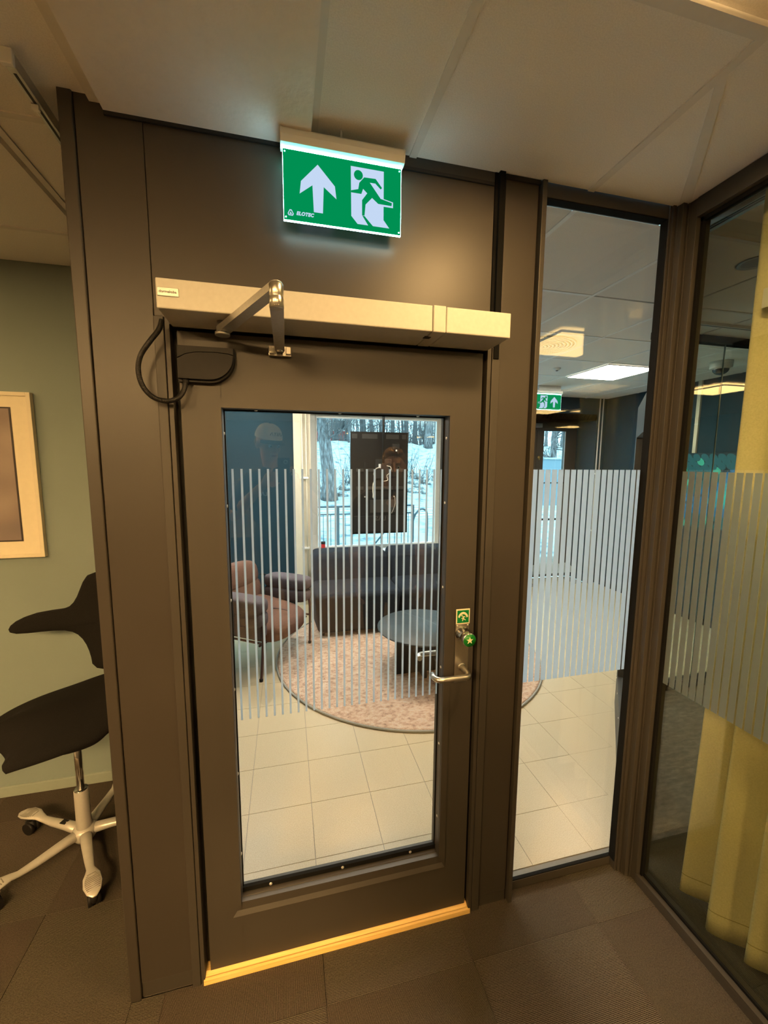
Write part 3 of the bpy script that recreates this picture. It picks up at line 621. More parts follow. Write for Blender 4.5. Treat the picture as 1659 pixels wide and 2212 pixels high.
part('window_reveal', MB().box(0.28, 0.288, 3.66, 3.83, 0.62, 2.36).box(2.012, 2.02, 3.70, 3.83, 0.62, 2.36).box(0.288, 2.012, 3.7, 3.83, 2.352, 2.36), 'cream', w4)
part('window_sill', MB().box(0.285, 2.015, 3.64, 3.83, 0.62, 0.645, 0.004), 'white', w4)
w6 = struct('window_added', MB().box(2.12, 2.19, 3.83, 3.9, 0.62, 2.36).box(3.09, 3.16, 3.83, 3.9, 0.62, 2.36).box(2.19, 3.09, 3.83, 3.9, 2.30, 2.36).box(2.19, 3.09, 3.83, 3.9, 0.62, 0.68), 'wframe', 'added narrower lobby window right of the wide one, hidden from view')  # hidden window added to bring more daylight onto the lobby ceiling
part('glass_pane', MB().box(2.19, 3.09, 3.86, 3.866, 0.68, 2.30), 'glass', w6)
# far entrance door in its recess
d3 = struct('door_3', MB().box(3.30, 3.62, 4.1, 4.16, 0, 2.37).box(4.14, 4.30, 4.1, 4.16, 0, 2.37).box(3.62, 4.14, 4.1, 4.16, 2.24, 2.37), 'paint', 'dark exterior door with a narrow pane at the far end')
part('door_leaf', MB().box(3.62, 3.735, 4.09, 4.15, 0.01, 2.24).box(4.10, 4.14, 4.09, 4.15, 0.01, 2.24).box(3.735, 4.10, 4.09, 4.15, 0.01, 0.14), 'paint', d3)
part('glass_pane', MB().box(3.735, 4.10, 4.118, 4.124, 0.14, 2.235), 'glass', d3)
part('pane_bead', MB().box(4.088, 4.10, 4.086, 4.09, 0.14, 2.235), 'wframe', d3)
part('lock_cylinder', MB().lathe((3.662, 4.09, 1.85), [(0.022, 0), (0.02, -0.01), (0, -0.01)], 14, 'y').box(3.655, 3.669, 4.075, 4.085, 1.81, 1.86), mat('brass', (0.6, 0.42, 0.15), 0.3, 0.9), d3)
part('door_closer', MB().box(3.42, 3.66, 4.03, 4.09, 2.28, 2.34, 0.004), 'alu', d3)
part('push_bar', MB().box(3.74, 4.10, 4.07, 4.088, 1.46, 1.48).box(3.74, 4.10, 4.07, 4.088, 0.9, 0.93), 'gasket', d3)

# ================================================================== THINGS
# ---- door operator with its folding arm
op = thing('door_operator', 'long pale metal door operator box above the door with folding arm', 'door operator', (0.18, -0.07, 2.13))
part('housing', MB().box(-0.297, 0.412, -0.145, 0.0, 2.126, 2.1965, 0.003), 'cover', op)
part('end_cover', MB().box(0.414, 0.452, -0.147, 0.0, 2.125, 2.1975, 0.003), 'cover', op); part('extension_housing', MB().box(0.454, 0.657, -0.145, 0.0, 2.126, 2.1965, 0.003), 'cover', op)
nb = part('name_badge', MB().box(-0.2935, -0.245, -0.1475, -0.145, 2.154, 2.174, 0.001), 'alu', op, 'small metal badge with dark lettering')
part('lettering', text_mb('dormakaba', 0.0088, face_y(-0.2695, -0.1478, 2.164), 0.0003, bold=0.0001), 'ink', nb)
part('underside_vent', MB().box(0.405, 0.425, -0.10, -0.08, 2.1245, 2.126), 'gap', op)
part('spindle', MB().cyl((-0.157, -0.080, 2.096), 'z', 0.013, 0.031, 20).cyl((-0.157, -0.080, 2.090), 'z', 0.019, 0.008, 20), 'alu', op)
def bar(p0, p1, w, h, r):
    p0, p1 = Vector(p0), Vector(p1); d = (p1 - p0); L = d.length; a = math.atan2(d.y, d.x); pitch = math.atan2(d.z, math.hypot(d.x, d.y))
    mb = MB(); n = 10
    q = [(L + r * 0.9 * math.cos(R(t)), r * 0.9 * math.sin(R(t))) for t in range(-90, 91, 18)] + [(r * math.cos(R(t)), r * math.sin(R(t))) for t in range(90, 271, 18)]
    mb.prism(q, lambda a_, b_: (a_, b_, h / 2), lambda a_, b_: (a_, b_, -h / 2))
    return mb.xf(Matrix.Translation(p0) @ Matrix.Rotation(a, 4, 'Z') @ Matrix.Rotation(-pitch, 4, 'Y'))
part('main_arm', bar((-0.157, -0.080, 2.103), (-0.012, -0.325, 2.131), 0.028, 0.017, 0.0150), 'alu', op)
part('elbow_knuckle', MB().lathe((-0.012, -0.325, 2.086), [(0.0125, 0), (0.0155, 0.002), (0.0155, 0.021), (0.0145, 0.0235), (0.0145, 0.026), (0.0155, 0.028), (0.0155, 0.050), (0.0125, 0.054)], 26), 'steel', op)
part('forearm', bar((-0.012, -0.325, 2.098), (-0.010, -0.045, 2.080), 0.028, 0.019, 0.0150), 'alu', op)
br = part('door_bracket', MB().box(-0.042, 0.022, -0.012, 0.006, 2.064, 2.092, 0.0015), 'steel', op)
for x_ in (-0.040, 0.0075): part('bracket_lug', MB().box(x_, x_ + 0.0135, -0.024, -0.012, 2.068, 2.088, 0.001), 'steel', br)
part('pivot_bolt', MB().cyl((-0.010, -0.045, 2.066), 'z', 0.011, 0.010, 18).box(-0.018, -0.002, -0.045, -0.012, 2.066, 2.074), 'chrome', br)

# ---- cable transfer box and hose at the hinge side
tb = thing('cable_transfer', 'black rounded cable transfer box with looping hose on door top corner', 'cable loop', (-0.22, 0.006, 1.98))
pl = [(-0.2855, 2.074), (-0.136, 2.074), (-0.136, 2.048)] + [(-0.206 + 0.070 * math.cos(R(t)), 2.048 + 0.071 * math.sin(R(t))) for t in range(-8, -91, -8)] + [(-0.2855, 1.977)]
mb = MB().prism(pl, lambda a, b: (a, -0.016, b), lambda a, b: (a, 0.006, b)); part('base', mb, 'blackp', tb)
pl2 = [(-0.284, 2.0725), (-0.138, 2.0725), (-0.138, 2.054), (-0.150, 2.0575), (-0.19, 2.060), (-0.235, 2.058), (-0.262, 2.052), (-0.284, 2.040)]
part('upper_lid', MB().prism(pl2, lambda a, b: (a, -0.026, b), lambda a, b: (a, -0.016, b)), 'blackp', tb)
pl3 = [(-0.284, 2.036), (-0.262, 2.049), (-0.235, 2.0555), (-0.19, 2.0575), (-0.150, 2.055), (-0.1385, 2.051)] + [(-0.206 + 0.067 * math.cos(R(t)), 2.048 + 0.064 * math.sin(R(t))) for t in range(-8, -91, -8)] + [(-0.284, 1.9845)]
part('lower_lid', MB().prism(pl3, lambda a, b: (a, -0.029, b), lambda a, b: (a, -0.016, b)), 'blackp', tb)
def spline(pts, n=8):
    P = [Vector(p) for p in pts]; P = [P[0] * 2 - P[1]] + P + [P[-1] * 2 - P[-2]]; o = []
    for i in range(1, len(P) - 2):
        for k in range(n):
            t = k / n; a, b, c, d = P[i - 1], P[i], P[i + 1], P[i + 2]
            o.append(0.5 * ((2 * b) + (c - a) * t + (2 * a - 5 * b + 4 * c - d) * t * t + (3 * b - a - 3 * c + d) * t ** 3))
    return o + [P[-2]]
hp = spline([(-0.312, -0.045, 2.128), (-0.318, -0.055, 2.10), (-0.338, -0.065, 2.067), (-0.362, -0.065, 2.03), (-0.371, -0.062, 1.992), (-0.364, -0.056, 1.953), (-0.343, -0.050, 1.927), (-0.313, -0.044, 1.919), (-0.286, -0.036, 1.928), (-0.271, -0.026, 1.952), (-0.266, -0.018, 1.982)], 26)
part('hose', MB().tube(hp, [0.0068 if i % 3 else 0.0060 for i in range(len(hp))], 12), 'hose', tb)
part('hose_fitting', MB().cyl((-0.2665, -0.018, 1.970), 'z', 0.0085, 0.014, 14), 'blackp', tb)

# ---- lit exit signs
def exit_sign(label, mirrored=False):
    """local: x across 0..0.34 centred, faces -y, top of housing at z 0.22, plate bottom z 0; back face is the mirror image"""
    t = thing('exit_sign', label, 'exit sign', (0, 0, 0), 0, None, True)
    prof = [(-0.020, 0.185), (-0.026, 0.200), (-0.025, 0.214), (-0.018, 0.2215), (0.014, 0.2215), (0.022, 0.212), (0.023, 0.197), (0.018, 0.185)]
    part('housing', MB().prism(prof, lambda a, b: (-0.168, a, b), lambda a, b: (0.168, a, b)), 'white', t)
    pe = [(y_ * 1.08, 0.203 + (z_ - 0.203) * 1.04) for y_, z_ in prof]
    part('end_cap', MB().prism(pe + [], lambda a, b: (-0.1715, a, b), lambda a, b: (-0.168, a, b)), 'white', t); part('end_cap', MB().prism(pe, lambda a, b: (0.168, a, b), lambda a, b: (0.1715, a, b)), 'white', t)
    part('led_slot', MB().box(-0.163, 0.163, -0.0052, 0.0052, 0.1800, 0.1845), 'led_e', t)
    pt = part('acrylic_plate', MB().box(-0.1665, 0.1665, -0.0035, 0.0035, 0.0, 0.1795), 'rim_e', t)
    for s in (-1, 1):
        yy = s * 0.0036; y2 = s * 0.0042; y3 = s * 0.0047
        part('sign_face', MB().box(-0.1658, 0.1658, yy, y2, 0.0012, 0.1786), 'green_e', pt)
        # measured glyph outlines, x from the left plate edge, z from its bottom
        sx = lambda a: (a - 0.1765) if not mirrored else (0.1765 - a)
        if s > 0: sx = (lambda f_: (lambda a: -f_(a)))(sx)
        fn0, fn1 = (lambda a, b: (sx(a), y3, b - 2.417)), (lambda a, b: (sx(a), y2, b - 2.417))
        ar = [(0.104, 2.569), (0.151, 2.521), (0.155, 2.489), (0.120, 2.515), (0.117, 2.447), (0.092, 2.447), (0.089, 2.515), (0.054, 2.489), (0.058, 2.521)]
        part('arrow', MB().prism(ar, fn0, fn1), 'white_e', pt)
        dd = [(0.196, 2.581), (0.291, 2.581), (0.291, 2.509), (0.319, 2.504), (0.319, 2.489), (0.291, 2.489), (0.291, 2.453), (0.308, 2.433), (0.259, 2.433), (0.236, 2.456), (0.2315, 2.456), (0.246, 2.433), (0.215, 2.433), (0.197, 2.452)]
        part('doorway', MB().prism(dd, fn0, fn1), 'white_e', pt)
        y4 = s * 0.0053
        b0, b1 = (lambda a, b: (sx(a), y4, b - 2.417)), (lambda a, b: (sx(a), y3, b - 2.417))
        g = MB()
        hd = [(0.2175 + 0.0128 * math.cos(R(t_)), 2.5605 + 0.0128 * math.sin(R(t_))) for t_ in range(0, 360, 20)]
        g.prism(hd, b0, b1)
        for q in ([(0.234, 2.557), (0.267, 2.558), (0.270, 2.551), (0.265, 2.546), (0.250, 2.546), (0.243, 2.517), (0.231, 2.527), (0.217, 2.524), (0.220, 2.541)],
                  [(0.267, 2.558), (0.286, 2.537), (0.282, 2.533), (0.264, 2.548)], [(0.217, 2.524), (0.231, 2.527), (0.226, 2.513), (0.1965, 2.513), (0.1965, 2.518)],
                  [(0.250, 2.546), (0.282, 2.508), (0.275, 2.494), (0.257, 2.507), (0.243, 2.517)], [(0.282, 2.508), (0.3155, 2.5015), (0.3145, 2.4935), (0.275, 2.494)],
                  [(0.243, 2.517), (0.257, 2.507), (0.238, 2.487), (0.235, 2.457), (0.228, 2.457), (0.228, 2.497)], [(0.2345, 2.456), (0.229, 2.456), (0.246, 2.4325), (0.2595, 2.4325)]):
            g.prism(q, b0, b1)
        part('running_figure', g, 'green_e', pt)
        if not mirrored:
            mtx = Matrix.Translation((-0.109 * (1 if s < 0 else -1), y2, 0.0205)) @ Matrix.Rotation(0 if s < 0 else math.pi, 4, 'Z') @ Matrix.Rotation(R(90), 4, 'X')
            lg = text_mb('ELOTEC', 0.0125, mtx, 0.0005, 0.25, 0.0006, 1.05)
            c0 = -0.1475 if s < 0 else 0.1475; tri = [(c0 + 0.0085 * math.sin(R(t_)), 0.0195 + 0.009 * math.cos(R(t_))) for t_ in (-18, 18, 102, 138, 222, 258)]
            tri2 = [(c0 + (a_ - c0) * 0.68, 0.0195 + (b_ - 0.0195) * 0.68) for a_, b_ in tri]
            for i in range(6):
                lg.prism([tri[i], tri[(i + 1) % 6], tri2[(i + 1) % 6], tri2[i]], lambda a, b: (a, y3, b), lambda a, b: (a, y2, b))
            lg.prism([(c0 - 0.003, 0.0165), (c0 - 0.0005, 0.023), (c0 + 0.0035, 0.0165)], lambda a, b: (a, y3, b), lambda a, b: (a, y2, b))
            part('maker_mark', lg, 'white_e', pt)
        for cx_ in (-0.1605, 0.1605):
            for cz_ in (0.008, 0.172): part('stud', MB().lathe((cx_, y2, cz_), [(0.0018, 0), (0.0018, s * 0.0008), (0, s * 0.0008)], 8, 'y'), 'rim_e' if cz_ < 0.1 else 'led_e', pt)
    return t
e1 = exit_sign('green and white lit exit sign on dark wall above the door'); e1.location = (0.1755, -0.045, 2.4165)
part('hanging_rod', MB().cyl((-0.006, 0.0, 0.2215), 'z', 0.0032, 0.033, 10).cyl((-0.006, 0, 0.2500), 'z', 0.005, 0.004, 10), 'white', e1)
e2 = exit_sign('small lit exit sign hanging from the lobby ceiling', True); e2.location = (3.045, 3.05, 2.392)
part('ceiling_plate', MB().box(-0.15, 0.15, -0.015, 0.015, 0.223, 0.277, 0.004), 'white', e2)

# ---- ceiling fittings
def panel(x, y, s, col, label, size=0.586, z=H - 0.006, group=None):
    t = thing('ceiling_light', label, 'ceiling light', (x, y, z), 0, group)
    h = size / 2
    part('trim_frame', MB().box(x - h, x + h, y - h, y - h + 0.012, z - 0.008, z + 0.006).box(x - h, x + h, y + h - 0.012, y + h, z - 0.008, z + 0.006)
         .box(x - h, x - h + 0.012, y - h + 0.012, y + h - 0.012, z - 0.008, z + 0.006).box(x + h - 0.012, x + h, y - h + 0.012, y + h - 0.012, z - 0.008, z + 0.006), 'white', t)
    em = emit('lit_diffuser', col, s)
    part('diffuser', MB().box(x - h + 0.012, x + h - 0.012, y - h + 0.012, y + h - 0.012, z - 0.003, z + 0.003), em, t)
    return t
def downlight(x, y, r, s, col, label, group=None):
    t = thing('downlight', label, 'ceiling light', (x, y, H), 0, group)
    part('trim_ring', MB().lathe((x, y, H - 0.006), [(r, 0.0), (r + 0.012, 0.002), (r + 0.014, 0.006), (r, 0.006), (r, 0.0)], 32), 'white', t)
    part('lit_disc', MB().lathe((x, y, H - 0.004), [(r, 0), (r, 0.003), (0, 0.003)], 32), emit('lit_disc', col, s), t)
downlight(0.72, -0.76, 0.115, PANEL_NEAR * 7.5, WARM, 'round warm downlight just in front of the glazed door')
panel(-2.10, 0.20, PANEL_PRINT, WARM, 'square warm ceiling light left of the framed print', z=2.655)
panel(2.145, -1.47, PANEL_MEETING, WARM, 'square warm ceiling light behind the olive curtain')
panel(5.17, -0.46, PANEL_MEETING, WARM, 'square warm ceiling light at the far right of the carpeted area')
panel(5.2, -4.76, PANEL_MEETING, WARM, 'square ceiling light in the open office, nearest behind the glass wall', z=2.68, group='office ceiling lights behind the camera')
for x, y, l_ in ((4.5, -5.18, 'square ceiling light left of the one behind the glass wall'), (7.0, -6.6, 'square ceiling light in the far back corner, nearer of two'), (7.0, -7.6, 'square ceiling light in the far back corner, farther of two')): panel(x, y, PANEL_MEETING, WARM, l_, z=2.68, group='office ceiling lights behind the camera')
for x, y, l_ in ((-2.1, -2.6, 'added fill panel behind the photographer, near the left wall'), (-0.8, -3.0, 'added fill panel straight behind the photographer'), (0.705, -4.0, 'added fill panel farthest behind the photographer')): panel(x, y, FILL_OFFICE, WARM, l_, z=2.68, group='office ceiling lights behind the camera')  # unseen panels put in to bounce light up to the office ceiling
panel(3.175, 2.255, PANEL_LOBBY, NEUTRAL, 'square bright white ceiling light in the lobby near the far exit sign')
panel(0.735, 2.255, PANEL_LOBBY, NEUTRAL, 'square ceiling light in the lobby above the round table')
panel(0.735, 1.035, PANEL_LOBBY * 0.3, NEUTRAL, 'added fill panel in the lobby just behind the glazed door')  # unseen panel added to brighten the lobby near the door
panel(-0.485, 2.865, PANEL_LOBBY, NEUTRAL, 'added fill panel in the lobby above the brown armchair')  # no lamp known here, added to lift the lobby brightness
v = thing('air_diffuser', 'round white swirl air diffuser in the lobby ceiling', 'air vent', (1.955, 1.645, H))
part('plate', MB().box(1.658, 2.252, 1.348, 1.942, H - 0.002, H + 0.008, 0.002), 'white', v)
vb = part('backing_disc', MB().lathe((1.955, 1.645, H - 0.004), [(0.262, 0), (0.262, 0.002), (0, 0.002)], 40), 'gap', v)
for k in range(10):
    r_ = 0.262 - 0.0265 * k
    part('ring', MB().lathe((1.955, 1.645, H - 0.009), [(r_ - 0.015, 0.0), (r_, 0.0), (r_, 0.005), (r_ - 0.015, 0.005), (r_ - 0.015, 0.0)], 44), 'white', v)
for x, y, l_ in ((2.559, 2.256, 'tiny white smoke detector on the lobby ceiling'),):
    t = thing('smoke_detector', l_, 'smoke detector', (x, y, H)); part('body', MB().lathe((x, y, H - 0.022), [(0.014, 0), (0.022, 0.004), (0.034, 0.016), (0.036, 0.022)], 20), 'white', t)
    part('sensor_grille', MB().lathe((x, y, H - 0.026), [(0.010, 0), (0.012, 0.004)], 14), 'gap', t)
dc = thing('dome_camera', 'white dome camera on the ceiling seen through glass wall', 'security camera', (3.80, 1.66, H))
part('base', MB().lathe((3.80, 1.66, H - 0.062), [(0.078, 0), (0.084, 0.012), (0.086, 0.062)], 32), 'white', dc)
part('dome', MB().lathe((3.80, 1.66, H - 0.062), [(0.062 * math.cos(R(a)), -0.052 * math.sin(R(a))) for a in range(0, 91, 10)], 28), mat('smoked_dome', (0.01, 0.012, 0.02), 0.05, coat=1.0), dc)
part('lens_ring', MB().lathe((3.80, 1.66, H - 0.066), [(0.066, 0), (0.066, 0.006), (0.060, 0.006), (0.060, 0)], 28), 'white', dc)
lamp = thing('ceiling_spot', 'dim round recessed fitting in ceiling beside the curtain', 'ceiling fitting', (2.09, 0.23, H))
part('ring', MB().lathe((2.09, 0.23, H - 0.006), [(0.065, 0.006), (0.070, 0.0), (0.058, 0.0), (0.054, 0.006)], 30), 'alu', lamp); part('insert', MB().lathe((2.09, 0.23, H - 0.004), [(0.052, 0), (0.03, 0.003), (0, 0.003)], 26), 'greyink', lamp)
# curtain rails
def rail(name, label, p0, p1, w_, h, mm, cap=True):
    p0, p1 = Vector(p0), Vector(p1); t = thing(name, label, 'curtain rail', p0)
    d = p1 - p0; a = math.atan2(d.y, d.x); L = d.length
    mb = MB().box(0, L, -w_ / 2, w_ / 2, -h, 0, 0.001).xf(Matrix.Translation(p0) @ Matrix.Rotation(a, 4, 'Z')); part('profile', mb, mm, t)
    part('slot', MB().box(0.02, L, -0.003, 0.003, -h - 0.0008, -h + 0.001).xf(Matrix.Translation(p0) @ Matrix.Rotation(a, 4, 'Z')), 'gap', t)
    part('end_cap', MB().box(-0.012, 0.0, -w_ * 0.62, w_ * 0.62, -h * 1.15, 0.0, 0.002).xf(Matrix.Translation(p0) @ Matrix.Rotation(a, 4, 'Z')), 'white', t)
    return t
r1 = rail('curtain_rail', 'grey metal curtain rail on ceiling left of the door wall', (-0.578, -0.10, 2.655), (-0.592, 1.03, 2.655), 0.020, 0.028, 'alu')
part('glider', MB().box(-0.590, -0.574, 0.0, 0.012, 2.615, 2.627, 0.002), 'white', r1)
r2 = rail('curtain_rail', 'double aluminium curtain rail above the olive curtain', (1.585, 0.095, 2.67), (1.585, -3.0, 2.67), 0.018, 0.016, 'alu')
part('second_profile', MB().box(1.605, 1.623, -3.0, 0.095, 2.654, 2.67, 0.001), 'alu', r2)
rail('curtain_rail', 'pale ceiling rail in front of the glazed partition', (2.40, 0.905, 2.67), (4.3, 0.905, 2.67), 0.030, 0.018, 'cover')

# ---- olive curtain
cu = thing('curtain', 'olive yellow floor-length curtain hanging behind the right glass wall', 'curtain', (1.56, -0.15, 0.0))
mb = MB(); NU, NZ = 150, 36
def cpt(u, v):
    y = -0.152 - 0.022 * v - u * 0.43; z = 0.006 + v * (2.652 - 0.006)
    amp = 0.046 * (1 - 0.45 * v); ph = u * 0.43 / 0.125 * 2 * math.pi
    x = 1.566 + amp * math.sin(ph - 2.3 + 0.5 * math.sin(3 * v)) + 0.014 * math.sin(ph * 0.43 + 1 + v) * (1 - 0.5 * v)
    y += 0.018 * math.cos(ph - 0.6) * (1 - 0.4 * v) - 0.035 * v * (1 - v) * 2 * (1 - u)
    if v < 0.06: z += 0.010 * math.sin(ph * 0.5 + 0.6) * (1 - v / 0.06) + 0.010 * (1 - v / 0.06)
    return (max(x, 1.455), y, z)
vs = [cpt(i / NU, j / NZ) for j in range(NZ + 1) for i in range(NU + 1)]
fs = [(j * (NU + 1) + i, j * (NU + 1) + i + 1, (j + 1) * (NU + 1) + i + 1, (j + 1) * (NU + 1) + i) for j in range(NZ) for i in range(NU)]
n0 = len(vs); vs2 = [(a + 0.0022, b, c) for a, b, c in vs]
mb.add(vs + vs2, fs + [tuple(k + n0 for k in reversed(f)) for f in fs] + [(i, i + n0, i + 1 + n0, i + 1) for i in range(NU)], True)
part('fabric', mb, 'curtain', cu)
mb = MB(); hv = 0.034
vs = []
for zz in (0.0, 1.0):
    for i in range(NU + 1):
        a, b, c = cpt(i / NU, hv); vs.append((a - 0.0012, b, c + zz * 0.0035))
mb.add(vs, [(i, i + 1, NU + 1 + i + 1, NU + 1 + i) for i in range(NU)], True); part('hem_seam', mb, mat('hem_thread', (0.40, 0.35, 0.15), 0.9), cu)
part('care_label', MB().box(1.515, 1.5162, -0.285, -0.218, 2.262, 2.322), 'paper', cu, 'white sewn label')

# ---- framed print
pf = thing('framed_print', 'framed lilac-grey print with wide cream mount on green wall', 'picture', (-1.55, 1.065, 1.27))
X0, X1, Z0, Z1 = -1.93, -1.178, 1.279, 2.077; yf = 1.036
for nm, a in (('frame_side', (X0, X0 + 0.018, yf, 1.063, Z0, Z1)), ('frame_side', (X1 - 0.018, X1, yf, 1.063, Z0, Z1)), ('frame_side', (X0 + 0.018, X1 - 0.018, yf, 1.063, Z0, Z0 + 0.018)), ('frame_side', (X0 + 0.018, X1 - 0.018, yf, 1.063, Z1 - 0.018, Z1))):
    part(nm, MB().box(*a, 0.001), 'frame', pf)
part('mount_board', MB().box(X0 + 0.018, X1 - 0.018, yf + 0.006, yf + 0.010, Z0 + 0.018, Z1 - 0.018), 'mount', pf)
pr = part('print', MB().box(X0 + 0.082, X1 - 0.086, yf + 0.004, yf + 0.006, 1.361, 2.006), 'prbord', pf); part('image', MB().box(X0 + 0.089, X1 - 0.093, yf + 0.003, yf + 0.004, 1.368, 1.999), 'print', pr)
part('backing', MB().box(X0 + 0.01, X1 - 0.01, yf + 0.010, 1.065, Z0 + 0.01, Z1 - 0.01), 'greyink', pf)

# ---- saddle office chair behind the wall end
ch = thing('office_chair', 'black saddle office chair with silver star base by green wall', 'office chair', (-0.93, 0.65, 0), R(-20), None, True)
NU, NV = 36, 30
def seat_pt(u, v, top):
    # u across, v front(-1) to back(1): saddle with a scalloped, drooping front lip and a horn each side of it
    fr = 0.262 + 0.018 * math.cos(2 * math.pi * min(1, abs(u) / 0.95))
    y = v * (fr if v < 0 else 0.20 * math.sqrt(max(0, 1 - 0.5 * u * u)) + 0.04)
    x = u * 0.262 * (1 - 0.22 * max(0, v) ** 2) * (1 - 0.10 * max(0, -v) ** 2)
    x, y = x * math.sqrt(1 - 0.28 * v * v), y * math.sqrt(1 - 0.22 * u * u)
    f = max(0, -v)
    z = 0.690 - 0.040 * abs(u) ** 2 + 0.045 * max(0, v) ** 2 - 0.012 * f ** 3 + 0.02 * math.exp(-(u / 0.3) ** 2) * (0.3 - v)
    horn = 0.034 * f ** 4 * math.sin(math.pi * min(1, abs(u))) ** 2
    e = (1 - abs(u) ** 6) * (1 - abs(v) ** 6); t = max(0.0, e) ** 0.5; rr = min(1.0, u * u + v * v)
    z -= horn * 0.9
    if top: z += 0.026 * t
    else: z -= 0.024 * t + 0.090 * (1 - rr) + 0.012
    c_, s_ = math.cos(R(-34)), math.sin(R(-34))
    return (x * c_ - y * s_, x * s_ + y * c_, z)
mb = MB()
for top in (True, False):
    vs = [seat_pt(-1 + 2 * i / NU, -1 + 2 * j / NV, top) for j in range(NV + 1) for i in range(NU + 1)]
    fs = [(j * (NU + 1) + i, j * (NU + 1) + i + 1, (j + 1) * (NU + 1) + i + 1, (j + 1) * (NU + 1) + i) for j in range(NV) for i in range(NU)]
    mb.add(vs, fs, True)
N1 = NU + 1; o2 = N1 * (NV + 1)
bd = [(0 * N1 + i) for i in range(NU + 1)] + [j * N1 + NU for j in range(1, NV + 1)] + [NV * N1 + i for i in range(NU - 1, -1, -1)] + [j * N1 for j in range(NV - 1, 0, -1)]
mb.f += [[a, b, b + o2, a + o2] for a, b in zip(bd, bd[1:] + bd[:1])]; mb.mi += [0] * len(bd); mb.sm += [True] * len(bd)
part('seat', mb, 'blackfab', ch)
# backrest: cross-shaped pad, bent round the sitter
out = [(-0.085, 1.225), (-0.115, 1.19), (-0.14, 1.11), (-0.175, 1.055), (-0.23, 1.045), (-0.30, 1.045), (-0.355, 1.02), (-0.375, 0.985), (-0.36, 0.96), (-0.28, 0.955), (-0.19, 0.95),
       (-0.14, 0.925), (-0.105, 0.87), (-0.085, 0.80), (-0.08, 0.74)]
out = out + [(-a, b) for a, b in reversed(out)]
sp = []
for i, p in enumerate(out):
    q = out[(i + 1) % len(out)]; pr_ = out[i - 1]; sp += [((pr_[0] + 6 * p[0] + q[0]) / 8, (pr_[1] + 6 * p[1] + q[1]) / 8), ((p[0] + q[0]) / 2, (p[1] + q[1]) / 2)]
mb = MB(); c = (0, 0.99); rings = [(1.0, 0.0), (1.0, 0.008), (0.97, 0.022), (0.88, 0.030), (0.6, 0.034), (0.3, 0.035)]
def bk(p, s, t, sg_):
    x = c[0] + (p[0] - c[0]) * (s if s > 0.9 else s); z = c[1] + (p[1] - c[1]) * s
    return (x, 0.235 - 1.15 * x * x + 0.10 * (z - 0.9) * 0.6 + sg_ * t, z)
for sg_ in (-1, 1):
    st0 = len(mb.v); k = len(sp); vs = [bk(p, s, t, sg_) for s, t in rings for p in sp] + [bk(c, 1, 0.035, sg_)]
    fs = [(r * k + i, r * k + (i + 1) % k, (r + 1) * k + (i + 1) % k, (r + 1) * k + i) for r in range(len(rings) - 1) for i in range(k)] + [((len(rings) - 1) * k + i, (len(rings) - 1) * k + (i + 1) % k, len(vs) - 1) for i in range(k)]
    mb.add(vs, fs, True)
part('backrest', mb, 'blackfab', ch)
part('back_stem', MB().tube(spline([(0, 0.05, 0.555), (0, 0.19, 0.60), (0, 0.262, 0.72), (0, 0.270, 0.86)], 6), [0.03] * 18 + [0.025], 10), 'blackp', ch)
part('seat_mechanism', MB().box(-0.07, 0.07, -0.08, 0.08, 0.54, 0.585, 0.012).tube([(0.0, 0, 0.57), (0.17, 0.05, 0.575)], 0.006, 8), 'blackp', ch)
part('gas_lift', MB().cyl((0, 0, 0.27), 'z', 0.015, 0.28, 20).lathe((0, 0, 0.288), [(0.026, 0), (0.026, 0.004), (0.0, 0.004)], 20), 'chrome', ch, 'polished chrome stem')
part('column', MB().lathe((0, 0, 0.085), [(0.031, 0), (0.029, 0.05), (0.028, 0.20), (0.0255, 0.205), (0.0255, 0.19)], 28), 'champ', ch)
bs = MB().lathe((0, 0, 0.045), [(0.035, 0), (0.048, 0.02), (0.046, 0.05), (0.034, 0.062), (0.0, 0.062)], 24)
pads = MB(); ribs = MB()
for k in range(5):
    a = R(-62.6 + 20 + 72 * k); cs, sn = math.cos(a), math.sin(a)
    pr_ = [(0.02, 0.082, 0.024, 0.020), (0.10, 0.083, 0.021, 0.016), (0.18, 0.081, 0.018, 0.013), (0.235, 0.084, 0.015, 0.009), (0.262, 0.094, 0.020, 0.007), (0.29, 0.098, 0.030, 0.006), (0.33, 0.095, 0.033, 0.005), (0.362, 0.090, 0.024, 0.004), (0.38, 0.086, 0.008, 0.003)]
    vs = []; n = 12
    for r_, z_, wd, th in pr_:
        for j in range(n):
            t = 2 * math.pi * j / n; lx = wd * math.copysign(abs(math.cos(t)) ** 0.8, math.cos(t)); lz = z_ + th * math.copysign(abs(math.sin(t)) ** 0.8, math.sin(t))
            vs.append((r_ * cs - lx * sn, r_ * sn + lx * cs, lz))
    bs.add(vs, [(i * n + j, i * n + (j + 1) % n, (i + 1) * n + (j + 1) % n, (i + 1) * n + j) for i in range(len(pr_) - 1) for j in range(n)] + [tuple(range(n)), tuple(reversed(range(len(vs) - n, len(vs))))], True)
base = part('star_base', bs, 'champ', ch, 'silver five-armed base with ribbed foot pads')
